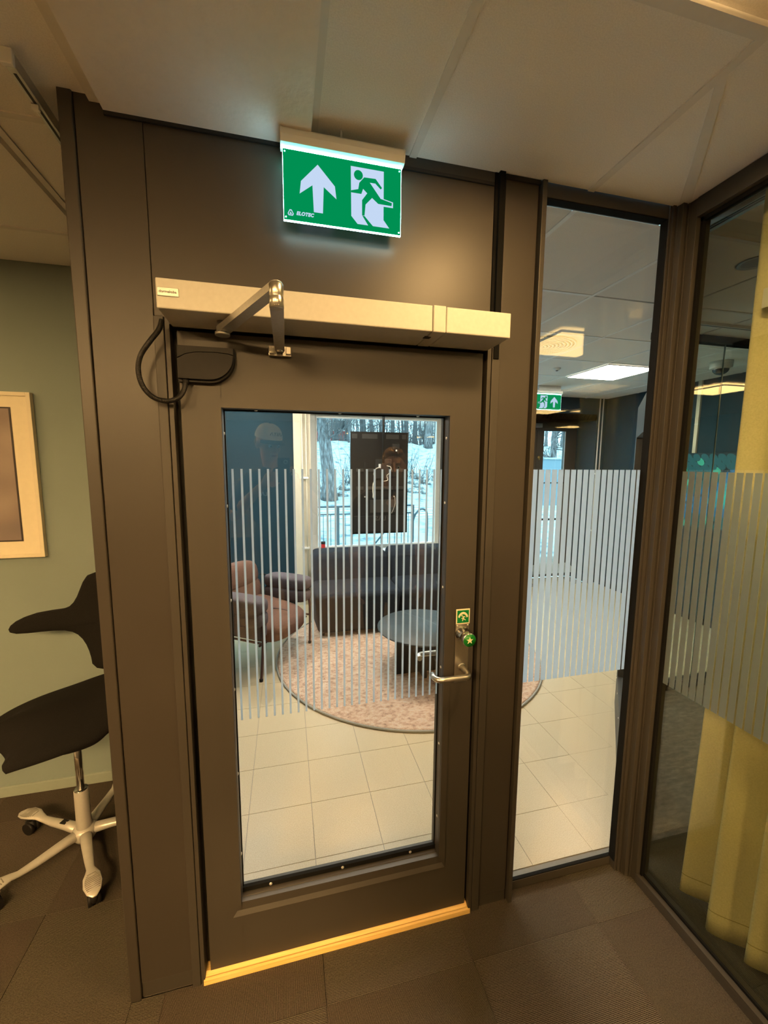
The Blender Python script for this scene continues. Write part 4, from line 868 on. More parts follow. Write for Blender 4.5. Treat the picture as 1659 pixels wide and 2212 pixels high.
for k in range(5):
    a = R(-62.6 + 20 + 72 * k); mt_ = Matrix.Rotation(a, 4, 'Z')
    rb = MB()
    for q in range(11):
        rr = 0.283 + q * 0.0075; wd = 0.026 * math.sqrt(max(0.05, 1 - ((rr - 0.322) / 0.048) ** 2)); rb.box(rr, rr + 0.0035, -wd, wd, 0.0975 - 0.00012 * q * q * 0.6, 0.1035 - 0.00010 * q * q)
    rb.xf(mt_); part('grip_ribs', rb, 'greyink', base)
    cw = MB().cyl((0.318, -0.022, 0.028), 'y', 0.028, 0.017, 20).cyl((0.318, 0.005, 0.028), 'y', 0.028, 0.017, 20).box(0.300, 0.336, -0.006, 0.006, 0.028, 0.06, 0.004).cyl((0.318, 0, 0.05), 'z', 0.010, 0.045, 12)
    cw.blob((0.322, 0, 0.038), (0.030, 0.018, 0.026), 16, 8); cw.xf(mt_); part('caster', cw, 'blackp', ch)
part('label_tag', MB().box(-0.13, -0.10, -0.012, 0.012, 0.096, 0.0985).xf(Matrix.Rotation(R(-62.6 + 20 + 216 + 180), 4, 'Z')), 'blackp', base)

# ================================================================== LOBBY FURNITURE
rg = thing('round_rug', 'large round salmon pile rug with grey bound edge', 'rug', (1.08, 2.22, 0))
part('pile', MB().lathe((1.08, 2.22, 0.0), [(1.185, 0.0), (1.19, 0.009), (1.17, 0.012), (0, 0.012)], 96), 'rug', rg)
part('bound_edge', MB().tube([(1.08 + 1.197 * math.cos(R(a)), 2.22 + 1.197 * math.sin(R(a)), 0.0085) for a in range(0, 360, 3)], 0.0085, 8, closed=True), 'rugrim', rg)
# coffee table
ct = thing('coffee_table', 'low round dark stone coffee table on the rug', 'table', (1.09, 1.805, 0.012))
tp = part('tabletop', MB().lathe((1.09, 1.805, 0.385), [(0.370, 0), (0.385, 0.006), (0.385, 0.013), (0.381, 0.018), (0, 0.018)], 80), 'stone', ct)
vn = MB()
for p in (spline([(0.99, 2.17, 0.4033), (1.10, 2.00, 0.4033), (1.17, 1.88, 0.4033), (1.27, 1.66, 0.4033), (1.36, 1.56, 0.4033)], 5),):
    for a, b in zip(p, p[1:]):
        d = (b - a).normalized(); nn = Vector((-d.y, d.x, 0)) * 0.0022; vn.add([a - nn, b - nn, b + nn, a + nn], [(0, 1, 2, 3)])
part('vein', vn, 'vein', tp)
part('base_panel', MB().box(0.845, 1.335, 1.775, 1.805, 0.012, 0.385, 0.002), 'blackm', ct); part('base_panel', MB().box(1.050, 1.080, 1.665, 1.775, 0.012, 0.385, 0.002).box(1.050, 1.080, 1.805, 1.94, 0.012, 0.385, 0.002), 'blackm', ct)
# sofa modules
def sofa_unit(x0, x1, label):
    t = thing('sofa_module', label, 'sofa', ((x0 + x1) / 2, 3.0, 0), 0, 'sofa modules under the lobby window')
    s = MB().box(x0, x1, 2.575, 3.12, 0.05, 0.47, 0.055)
    for i, v_ in enumerate(s.v):
        if v_[2] < 0.2 and v_[1] < 2.8: s.v[i] = (v_[0] + (0.025 if v_[0] < (x0 + x1) / 2 else -0.025), v_[1] + 0.03, v_[2])
    part('seat', s, 'sofa', t)
    b = MB().box(x0 + 0.01, x1 - 0.01, 3.04, 3.40, 0.10, 0.755, 0.075)
    for i, v_ in enumerate(b.v):
        k = max(0, v_[2] - 0.42) / 0.33; b.v[i] = (v_[0], v_[1] + 0.10 * k, v_[2])
    part('backrest', b, 'sofa', t)
    for xx in (x0 + 0.09, x1 - 0.09):
        for yy in (2.68, 3.30): part('leg', MB().cyl((xx, yy, 0.0 if yy > 3 else 0.012), 'z', 0.016, 0.06, 12), 'blackm', t)
sofa_unit(0.245, 1.128, 'left dark grey sofa module next to the brown armchair'); sofa_unit(1.138, 2.02, 'right dark grey sofa module behind the round table')
# armchair
ac = thing('armchair', 'mauve-brown padded armchair on thin dark legs beside the sofa', 'armchair', (-0.018, 2.230, 0), R(55), None, True)
def roll(c_, r_, rot=None, p=2.6): return MB().blob(c_, r_, 28, 16, p, rot)
sx_ = Matrix.Rotation(R(8), 3, 'X')
part('seat', MB().blob((0, 0.27, 0.375), (0.305, 0.355, 0.110), 36, 18, 3.2, sx_), 'rust', ac)
part('seat_seam', MB().tube([(0.0, -0.02 + 0.06 * k, 0.468 + 0.006 * math.sin(k)) for k in range(8)], 0.004, 6), 'burg', ac)
bkr = Matrix.Rotation(R(-14), 3, 'X')
part('back_cushion', MB().blob((0, 0.60, 0.695), (0.305, 0.12, 0.13), 32, 16, 3.0, bkr), 'rust', ac); part('back_cushion', MB().blob((0, 0.565, 0.53), (0.305, 0.11, 0.13), 32, 16, 3.2, bkr), 'rust', ac)
for s in (-1, 1):
    part('armrest', MB().blob((s * 0.335, 0.22, 0.615), (0.088, 0.245, 0.066), 28, 14, 4.2), 'mauve', ac); part('armrest', MB().blob((s * 0.325, 0.22, 0.505), (0.080, 0.24, 0.068), 28, 14, 4.2), 'mauve', ac)
    if s < 0: part('side_panel', MB().blob((s * 0.315, 0.24, 0.41), (0.055, 0.25, 0.085), 24, 12, 4), 'mauve', ac)
    part('leg', MB().tube(spline([(s * 0.365, 0.005, 0.013 if s > 0 else 0.001), (s * 0.350, -0.010, 0.30), (s * 0.345, -0.005, 0.46), (s * 0.335, 0.05, 0.53), (s * 0.33, 0.2, 0.54)], 6), 0.0115, 12), 'burg', ac)
    part('leg', MB().tube(spline([(s * 0.34, 0.62, 0.001), (s * 0.33, 0.56, 0.30), (s * 0.33, 0.55, 0.50), (s * 0.31, 0.56, 0.60), (s * 0.20, 0.60, 0.63)], 6), 0.0115, 12), 'burg', ac)
    part('foot', MB().lathe((s * 0.365, 0.005, 0.012 if s > 0 else 0.0), [(0.015, 0), (0.016, 0.02), (0.012, 0.024)], 14), 'blackp', ac)
    part('side_rail', MB().tube([(s * 0.345, 0.0, 0.31), (s * 0.335, 0.56, 0.30)], 0.010, 10), 'burg', ac)
    part('top_rail', MB().tube([(s * 0.335, 0.10, 0.665), (s * 0.33, 0.55, 0.650)], 0.007, 10), 'blackp', ac)
part('front_rail', MB().tube([(-0.345, 0.03, 0.285), (0.345, 0.03, 0.285)], 0.010, 10), 'burg', ac)

# display hanging in the window, its back towards the room
ds = thing('window_display', 'black display seen from its back, hung in the window', 'screen', (1.12, 3.62, 1.5))
part('housing', MB().box(0.757, 1.482, 3.60, 3.645, 0.875, 2.127, 0.004), 'tscreen', ds)
part('pole', MB().cyl((1.158, 3.57, 1.75), 'z', 0.016, 0.92, 16), 'blackm', ds, 'black ceiling pole')
part('pole_flange', MB().cyl((1.158, 3.57, 2.655), 'z', 0.06, 0.015, 20), 'blackm', ds)
part('mount_plate', MB().box(1.06, 1.26, 3.575, 3.597, 1.56, 1.80, 0.004), 'blackm', ds)
for z in (1.665, 1.445): part('mount_rail', MB().box(0.83, 1.42, 3.585, 3.598, z - 0.018, z + 0.018, 0.001).box(0.85, 0.90, 3.582, 3.585, z - 0.006, z + 0.006).box(1.34, 1.39, 3.582, 3.585, z - 0.006, z + 0.006), 'tscreen2', ds)
for x in (0.93, 1.30): part('mount_arm', MB().box(x - 0.014, x + 0.014, 3.578, 3.586, 1.33, 1.76, 0.001), 'blackp', ds); part('knob', MB().cyl((x, 3.578, 1.34), 'y', 0.008, -0.006, 10), 'white', ds)
for x0, x1 in ((0.90, 1.09), (1.20, 1.36), (0.775, 0.84), (1.40, 1.455)): part('vent', MB().box(x0, x1, 3.597, 3.600, 2.045, 2.10).box(x0 + 0.01, x1 - 0.01, 3.5955, 3.597, 2.065, 2.072), 'tscreen2', ds)
part('recess', MB().box(1.0, 1.32, 3.594, 3.600, 1.14, 1.30, 0.002), 'tscreen2', ds); part('lower_cover', MB().box(0.80, 1.44, 3.594, 3.600, 0.90, 1.10, 0.002), 'blackm', ds)
part('socket_box', MB().box(1.27, 1.36, 3.57, 3.598, 1.92, 1.985, 0.003).box(1.34, 1.352, 3.574, 3.598, 1.86, 2.0), 'blackm', ds); part('plug', MB().box(1.312, 1.330, 3.56, 3.572, 1.895, 1.915, 0.002), 'white', ds)
part('plug', MB().box(1.10, 1.125, 3.555, 3.575, 1.69, 1.74, 0.002), 'white', ds)
part('cable', MB().tube(spline([(1.112, 3.56, 1.70), (1.06, 3.55, 1.68), (1.035, 3.548, 1.62), (1.055, 3.55, 1.56), (1.03, 3.552, 1.50), (1.025, 3.552, 1.42), (1.03, 3.552, 1.36)], 6), 0.006, 8).blob((1.032, 3.55, 1.345), (0.012, 0.008, 0.025), 12, 8), 'cable', ds)
part('cable', MB().tube(spline([(1.20, 3.56, 1.72), (1.25, 3.55, 1.70), (1.24, 3.548, 1.64), (1.20, 3.55, 1.60), (1.21, 3.55, 1.545), (1.16, 3.55, 1.53)], 6), 0.0045, 8), 'cable', ds)
part('cable', MB().tube(spline([(1.31, 3.58, 1.33), (1.315, 3.58, 1.25), (1.29, 3.58, 1.17), (1.27, 3.58, 1.13)], 6), 0.003, 8), 'cable', ds)
# red tin on the sill
tn = thing('drink_can', 'small dark and red tin on the window sill', 'can', (0.43, 3.72, 0.645)); part('body', MB().lathe((0.43, 3.72, 0.645), [(0.024, 0), (0.027, 0.004), (0.027, 0.10), (0.024, 0.105), (0, 0.103)], 20), 'red', tn)
part('lid', MB().lathe((0.43, 3.72, 0.747), [(0.028, 0), (0.028, 0.028), (0, 0.03)], 20), 'blackp', tn)
# heating pipes
def pipes(label, xs, y, z1, mm, clips):
    t = thing('heating_pipes', label, 'pipes', (xs[0], y, 0))
    for x in xs: part('pipe', MB().cyl((x, y, 0), 'z', 0.0085, z1, 12), mm, t)
    for z in clips: part('clip', MB().box(xs[0] - 0.022, xs[1] + 0.022, y - 0.014, y + 0.02, z - 0.012, z + 0.012, 0.003), 'white', t)
pipes('pair of thin cream pipes beside the lobby window', (0.190, 0.236), 3.638, 2.67, 'cream', (1.57, 0.72)); pipes('pair of thin pale pipes in the far lobby corner', (4.305, 4.358), 3.665, 2.67, 'cover', (1.62, 0.8))
cd = thing('cable_cover', 'pale vertical cable cover above the turquoise artwork', 'cable duct', (4.44, 2.35, 1.88)); part('duct', MB().box(4.425, 4.45, 2.33, 2.37, 1.885, 2.67, 0.003), 'cream', cd)
part('joint', MB().box(4.424, 4.45, 2.328, 2.372, 2.2, 2.204), 'white', cd)
# mural-like canvas of overlapping scales
ar = thing('feather_canvas', 'turquoise and blue canvas of overlapping feather shapes', 'painting', (4.44, 2.1, 1.2))
part('canvas', MB().box(4.415, 4.449, 1.28, 2.70, 1.02, 1.885, 0.002), 'a6', ar)
g = MB(); k = 0; rr = random.Random(3)
for row in range(17):
    zc = 1.835 - row * 0.046; kk = 17 - row
    for col in range(16):
        yc = 1.30 + 0.09 * col + (row % 2) * 0.045
        if rr.random() < 0.12 or yc > 2.66: continue
        tone = math.sin(yc * 4.3 + 1.2) + math.cos(zc * 9 + yc * 3); g.cur = 0 if tone > 0.6 else 3 if tone > 0.1 else 1 if tone > -0.6 else 4 if rr.random() < 0.15 else 2
        tl = (yc - 2.0) * 0.9 + math.sin(zc * 8) * 0.6; a_, b_ = 0.050, 0.034; q = []
        for t in range(0, 360, 30):
            dy, dz = a_ * math.cos(R(t)), b_ * math.sin(R(t)); y_ = yc + dy * math.cos(tl) - dz * math.sin(tl); z_ = zc + dy * math.sin(tl) + dz * math.cos(tl)
            q.append((min(max(y_, 1.285), 2.695), min(max(z_, 1.025), 1.88)))
        xf_ = 4.4148 - 0.0004 * kk - 0.0002 * (col % 2); g.prism(q, lambda a, b: (xf_, a, b), lambda a, b: (xf_ + 0.0003, a, b))
part('painted_feathers', g, ['a1', 'a2', 'a3', 'a4', 'a5'], ar)

# ================================================================== OUTSIDE
def gz(x, y):
    if y < 9: b = 0.30
    elif y < 13: b = 0.30 - 0.02 * (y - 9)
    else:
        b = 0.22 + 0.03 * (y - 13)
        k = min(1, (y - 13) / 3.0); b += k * 0.20 * (y - 13)
    if y > 25: b = 0.22 + 0.23 * 12 + 0.02 * (y - 25)
    wv = 0.16 * math.sin(x * 0.7 + y * 0.4) + 0.10 * math.sin(x * 1.9 - y * 1.3) + 0.05 * math.sin(3.7 * x + 2.9 * y)
    return b + wv * max(0, min(1, (y - 13) / 4))
mb = MB(); nx, ny = 110, 90
xs = [-30 + 100 * i / nx for i in range(nx + 1)]; ysg = [4.21 + (60 - 4.21) * (j / ny) ** 1.5 for j in range(ny + 1)]
mb.add([(x, y, gz(x, y)) for y in ysg for x in xs], [(j * (nx + 1) + i, j * (nx + 1) + i + 1, (j + 1) * (nx + 1) + i + 1, (j + 1) * (nx + 1) + i) for j in range(ny) for i in range(nx)], True)
mb.add([(-1.12, 3.95, 0.1), (70, 3.95, 0.1), (70, 4.21, 0.30), (-1.12, 4.21, 0.30)], [(0, 1, 2, 3)])
mb.add([(-30, -4, 0.0), (-4.35, -4, 0.0), (-4.35, 1.2, 0.0), (-1.12, 1.2, 0.0), (-1.12, 4.21, 0.3), (-30, 4.21, 0.3)], [(0, 1, 2, 3, 4, 5)])
sn = struct('ground', mb, 'snow', 'snow-covered slope outside the windows')
tr = MB()
for yy, wd in ((9.35, 0.35), (10.05, 0.25), (11.1, 0.4), (12.0, 0.25)):
    p = [(-30 + 2.5 * i, yy + 0.1 * math.sin(i * 0.9)) for i in range(41)]
    for a, b in zip(p, p[1:]): tr.add([(a[0], a[1], gz(*a) + 0.006), (b[0], b[1], gz(*b) + 0.006), (b[0], b[1] + wd, gz(b[0], b[1] + wd) + 0.006), (a[0], a[1] + wd, gz(a[0], a[1] + wd) + 0.006)], [(0, 1, 2, 3)])
part('wheel_track', tr, 'slush', sn)
def at(u, v, Y_):
    d = rt * ((u - 829.5) / FPX) - up * ((v - 1106) / FPX) + fwd; t = (Y_ - EYE.y) / d.y; return EYE + d * t
def trunk(label, x, y, r0, hgt, seed, lean=0.0, branches=10, group='trees on the snowy slope', b0=2.0, mm='bark', blen=1.0):
    q = random.Random(seed); z0 = gz(x, y) - 0.1
    t = thing('tree', label, 'tree', (x, y, z0), 0, group)
    pts = [(x + lean * k / 12 + 0.04 * math.sin(k + seed), y + 0.03 * math.cos(k * 1.3), z0 + hgt * k / 12) for k in range(13)]
    tb_ = MB().tube([(x, y, z0 - 0.05)] + pts[1:], [r0 * (1.35 if i == 0 else (1 - 0.055 * i)) for i in range(13)], 14); part('trunk', tb_, mm, t)
    br_ = MB()
    def br(p, d, L, r, dep):
        n = 4; c_ = [p]; 
        for i in range(n):
            d = (d + Vector((q.uniform(-.3, .3), q.uniform(-.3, .3), q.uniform(-.2, .3)))).normalized(); c_.append(c_[-1] + d * L / n)
        br_.tube(c_, [r * (1 - 0.2 * i) for i in range(n + 1)], 4, caps=False)
        if dep:
            for i in range(1, n + 1):
                for _ in range(2): br(c_[i], (d + Vector((q.uniform(-1, 1), q.uniform(-1, 1), q.uniform(-.5, .7)))).normalized(), L * 0.55, r * 0.5, dep - 1)
    for k in range(branches):
        h_ = q.uniform(b0, hgt * 0.9); a = q.uniform(0, 6.28); i = int(h_ / hgt * 12); p = Vector(pts[min(12, i)])
        br(p, Vector((math.cos(a), math.sin(a), q.uniform(-0.1, 0.6))).normalized(), q.uniform(1.0, 2.2) * blen, r0 * 0.16 + 0.012, 2)
    if branches: part('branches', br_, 'twig', t, stuff=True)
    return t
trunk('thick pine trunk close outside the lobby window', 1.58, 14.2, 0.27, 9, 1, -0.45, 9, b0=1.9)
trunk('leaning pine trunk left of the thick pine', 0.95, 15.0, 0.14, 8, 2, 0.55, 6, b0=1.6)
p = at(925, 945, 25); trunk('dark pine trunk at the top right of the slope', p.x, 25, 0.26, 9, 5, 0.1, 6, b0=3)
tq = random.Random(11)
for i in range(20):
    u = 690 + i * 14 + tq.uniform(-6, 6); yy = 30 + tq.uniform(-2.5, 7)
    p = at(u, 930, yy); trunk('slender bare tree in the woods at the top of the slope', p.x, yy, tq.uniform(0.07, 0.17), 10, 20 + i, tq.uniform(-0.6, 0.6), 4, group='bare trees at the top of the slope', b0=0.5, mm='twig' if i % 2 else 'bark', blen=1.5)
p = at(1195, 985, 16); trunk('spreading bare tree seen through the far entrance door', p.x, 16, 0.17, 6.5, 77, 0.1, 20, None, b0=1.0, blen=1.15)
for i, u in enumerate((1165, 1180, 1215, 1235, 1250, 1265)):
    p = at(u, 950, 27 + i % 3); trunk('thin tree on the slope beyond the far entrance door', p.x, 27 + i % 3, 0.12, 9, 90 + i, 0.2, 4, group='thin trees beyond the entrance door', b0=1)
for i in range(14):
    u = 684 + i * 20 + tq.uniform(-8, 8); yy = 36 + tq.uniform(0, 9)
    p = at(u, 930, yy); trunk('slender bare tree in the woods at the top of the slope', p.x, yy, tq.uniform(0.10, 0.22), 11, 60 + i, tq.uniform(-0.5, 0.5), 5, group='bare trees at the top of the slope', b0=0.5, mm='twig' if i % 2 else 'bark', blen=1.8)
g = MB(); q = random.Random(9)
for k in range(900):
    yy = q.uniform(29, 46); x = q.uniform(0.0, 0.62) * yy; z0 = gz(x, yy) - 0.1; d = Vector((q.uniform(-.35, .35), 0, 1)).normalized(); p = Vector((x, yy, z0)); L = q.uniform(1.0, 5.0)
    g.tube([p, p + d * L * 0.5, p + d * L * 0.5 + (d + Vector((q.uniform(-.3, .3), 0, 0))).normalized() * L * 0.5], [0.035, 0.025, 0.010], 3, caps=False)
tk = thing('thicket', 'grey tangle of undergrowth between the trees at the top of the slope', 'undergrowth', (10, 36, 3.2)); part('stems', g, 'twig', tk, stuff=True)
# bushes of thin shoots
for i, (u, v, yy) in enumerate(((750, 1005, 15.5), (780, 990, 17.5), (888, 990, 17), (700, 1020, 14.6), (915, 1000, 16), (1190, 1000, 13))):
    p = at(u, v, yy); z0 = gz(p.x, yy) - 0.05; g = MB(); q = random.Random(200 + i)
    for k in range(16):
        d = Vector((q.uniform(-.55, .55), q.uniform(-.3, .3), 1)).normalized(); c_ = [Vector((p.x + q.uniform(-.25, .25), yy, z0))]
        for s in range(5): d = (d + Vector((q.uniform(-.25, .25), q.uniform(-.2, .2), q.uniform(-.1, .15)))).normalized(); c_.append(c_[-1] + d * q.uniform(0.18, 0.42))
        g.tube(c_, [0.014, 0.012, 0.010, 0.008, 0.006, 0.004], 4, caps=False)
    t = thing('bush', ('leafless bush just right of the thick pine trunk', 'leafless bush on the snow left of the hanging display', 'leafless bush on the snow right of the hanging display', 'leafless bush left of the thick pine trunk', 'leafless bush by the boulders at the right window edge', 'leafless bush outside the far entrance door')[i], 'bush', (p.x, yy, z0), 0, 'leafless bushes on the slope'); part('shoots', g, 'twig', t, stuff=True)
# boulders
q = random.Random(5); rocks = []
for i, (u, v, yy) in enumerate(((745, 1010, 15.2), (762, 1002, 15.8), (778, 994, 16.4), (742, 1030, 14.6), (893, 1005, 16), (905, 1012, 15.6), (920, 1002, 16.2), (934, 992, 16.8), (945, 985, 17.2), (900, 992, 17), (890, 1020, 15), (912, 1022, 15))):
    p = at(u, v, yy); z0 = gz(p.x, yy); me_b = MB().blob((0, 0, 0), (0.26, 0.2, 0.13), 12, 8, 2.4)
    me_b.v = [(a * (1 + q.uniform(-.18, .18)), b * (1 + q.uniform(-.18, .18)), c_ * (1 + q.uniform(-.2, .2))) for a, b, c_ in me_b.v]
    me_b.v = [(a + p.x, b + yy, c_ + z0 + 0.02) for a, b, c_ in me_b.v]
    t = thing('boulder', ('boulder nearest the thick pine trunk', 'second boulder uphill of the thick pine trunk', 'boulder highest in the row right of the pine', 'boulder at the foot of the thick pine trunk', 'boulder just right of the hanging display, left of its row', 'lowest middle boulder right of the hanging display', 'boulder in the middle of the pile right of the display', 'upper boulder in the pile near the right window edge', 'highest boulder at the right window edge', 'boulder behind the pile right of the display', 'lone low boulder right under the pile beside the display', 'front boulder of the pile near the right window edge')[i], 'rock', (p.x, yy, z0), 0, 'boulders on the slope'); part('rock', me_b, 'rock', t)
# railing
rl = thing('railing', 'grey steel railing outside the lobby window', 'railing', (0.5, 5.0, 0.30))
part('top_rail', MB().tube([(-1.5, 5.0, 1.07), (2.0, 5.0, 1.07)], 0.018, 10), 'rail', rl); part('middle_rail', MB().tube([(-1.5, 5.0, 0.95), (2.0, 5.0, 0.95)], 0.012, 8), 'rail', rl); part('bottom_rail', MB().tube([(-1.5, 5.0, 0.42), (2.0, 5.0, 0.42)], 0.014, 8), 'rail', rl)
for x in (-1.0, -0.1, 0.775, 2.0): part('post', MB().box(x - 0.02, x + 0.02, 4.98, 5.02, 0.25, 1.08, 0.002), 'rail', rl)
bm_ = MB().cyl((0, 0, 0.43), 'z', 0.006, 0.52, 6).mesh('baluster', 'rail')
i = 0; x = -0.95
while x < 1.98:
    if min(abs(x - c_) for c_ in (-0.1, 0.775, 2.0)) > 0.05: share('baluster', bm_, rl, (x - 0.5, 0.0, -0.30))
    x += 0.115
part('hand_loop', MB().tube(spline([(2.0, 5.0, 0.80), (2.06, 5.02, 0.93), (2.16, 5.05, 1.0), (2.24, 5.05, 0.97), (2.27, 5.05, 0.85), (2.27, 5.05, 0.3)], 6), 0.018, 10), 'rail', rl)
part('brace', MB().tube([(1.35, 5.03, 0.42), (1.75, 5.03, 0.90)], 0.014, 8), 'rail', rl)
# red house far behind the trees
rh = thing('red_house', 'red wooden building behind the trees at top left', 'building', (2.0, 40, 4.8))
a, b = at(672, 945, 40), at(757, 945, 40)
part('wall', MB().box(a.x - 4, b.x, 40, 46, 3.5, 8.2), 'redw', rh); part('corner_board', MB().box(b.x - 0.1, b.x + 0.1, 39.9, 40.1, 3.5, 8.2), 'white', rh)
for u in (700, 733): c_ = at(u, 918, 39.9); wf_ = part('window', MB().box(c_.x - 0.7, c_.x + 0.7, 39.93, 40.02, c_.z - 0.6, c_.z + 0.6, 0.02), 'white', rh); part('pane', MB().box(c_.x - 0.55, c_.x + 0.55, 39.90, 39.93, c_.z - 0.45, c_.z + 0.45), 'stone', wf_)
part('roof', MB().box(a.x - 4.5, b.x + 0.5, 39.5, 46.5, 8.2, 8.4), 'greyink', rh)
# low wall beyond the entrance door
p0, p1 = at(1150, 990, 11.5), at(1260, 990, 11.5)
lw = thing('low_wall', 'low grey wall outside the far entrance door', 'wall', (p0.x, 11.5, 0.3)); part('coping', MB().box(p0.x - 1, p1.x + 1, 11.4, 11.7, p0.z - 0.03, p0.z + 0.03), 'snow', lw); part('wall', MB().box(p0.x - 1, p1.x + 1, 11.45, 11.65, 0.1, p0.z - 0.03), 'rail', lw)

# ================================================================== PEOPLE (they stand at the camera and show in the door glass)
def fuse(mb, voxel, it=4):
    me = bpy.data.meshes.new('tmp'); me.from_pydata(mb.v, [], mb.f); me.update()
    ob = bpy.data.objects.new('tmp', me); COL.objects.link(ob)
    r = ob.modifiers.new('r', 'REMESH'); r.mode = 'VOXEL'; r.voxel_size = voxel
    s = ob.modifiers.new('s', 'SMOOTH'); s.factor = 0.5; s.iterations = it
    bpy.context.view_layer.update()
    m2 = bpy.data.meshes.new_from_object(ob.evaluated_get(bpy.context.evaluated_depsgraph_get()))
    out = MB(); out.add([v.co[:] for v in m2.vertices], [list(p.vertices) for p in m2.polygons], True)
    bpy.data.objects.remove(ob); bpy.data.meshes.remove(me); bpy.data.meshes.remove(m2); return out
def limb(mb, pts, rs, n=14):
    mb.tube(pts, rs, n)
    for p, r in zip(pts, rs): mb.blob(p, (r, r, r), 12, 8)
def hand(mb, wrist, d, n, thumb, curls, thumb_dir=None):
    d = Vector(d).normalized(); n = Vector(n); n = (n - d * n.dot(d)).normalized(); lat = d.cross(n) * thumb; w = Vector(wrist)
    rot = Matrix((lat, d, n)).transposed()
    mb.blob(w + d * 0.045, (0.040, 0.052, 0.015), 16, 10, 2.6, rot)
    for i, (ln_, cu_) in enumerate(zip((0.072, 0.080, 0.075, 0.060), curls)):
        p = w + d * (0.088 - 0.004 * abs(i - 1)) + lat * (0.029 - 0.0195 * i); dd = d.copy(); pts = [p - d * 0.02, p]
        for f_, a in zip((0.46, 0.30, 0.24), cu_):
            dd = Matrix.Rotation(R(a), 3, d.cross(n)) @ dd; p = p + dd * ln_ * f_; pts.append(p)
        limb(mb, pts, [0.0095, 0.0092, 0.0085, 0.0078, 0.0065], 10)
    td = Vector(thumb_dir).normalized() if thumb_dir else (lat * 0.75 + d * 0.7 + n * 0.35).normalized()
    p = w + d * 0.022 + lat * 0.026; limb(mb, [w + d * 0.01 + lat * 0.01, p, p + td * 0.034, p + (td + n * 0.3 + d * 0.3).normalized() * 0.062], [0.014, 0.0135, 0.0105, 0.008], 10)
def head_mb(mb, mtx):
    h = MB()
    h.blob((0, -0.008, 0.025), (0.075, 0.094, 0.094), 24, 16); h.blob((0, 0.022, -0.052), (0.056, 0.062, 0.062), 20, 14, 2.3); h.blob((0, 0.058, -0.098), (0.026, 0.022, 0.018), 14, 10)
    h.blob((0, 0.074, 0.012), (0.050, 0.014, 0.012), 14, 8)                                                            # brow
    h.tube([(0, 0.084, 0.004), (0, 0.096, -0.018), (0, 0.103, -0.032), (0, 0.092, -0.042)], [0.008, 0.010, 0.0125, 0.009], 10); h.blob((-0.011, 0.090, -0.036), (0.008, 0.009, 0.007), 10, 6); h.blob((0.011, 0.090, -0.036), (0.008, 0.009, 0.007), 10, 6)
    h.blob((0, 0.081, -0.064), (0.023, 0.010, 0.006), 14, 8); h.blob((0, 0.080, -0.074), (0.020, 0.010, 0.007), 14, 8)  # lips
    for s in (-1, 1):
        h.blob((s * 0.042, 0.060, -0.030), (0.020, 0.016, 0.020), 12, 8); h.blob((s * 0.078, -0.006, -0.012), (0.009, 0.019, 0.031), 12, 8, 2, Matrix.Rotation(R(s * 18), 3, 'Z'))
    h.xf(mtx); mb.add(h.v, h.f)
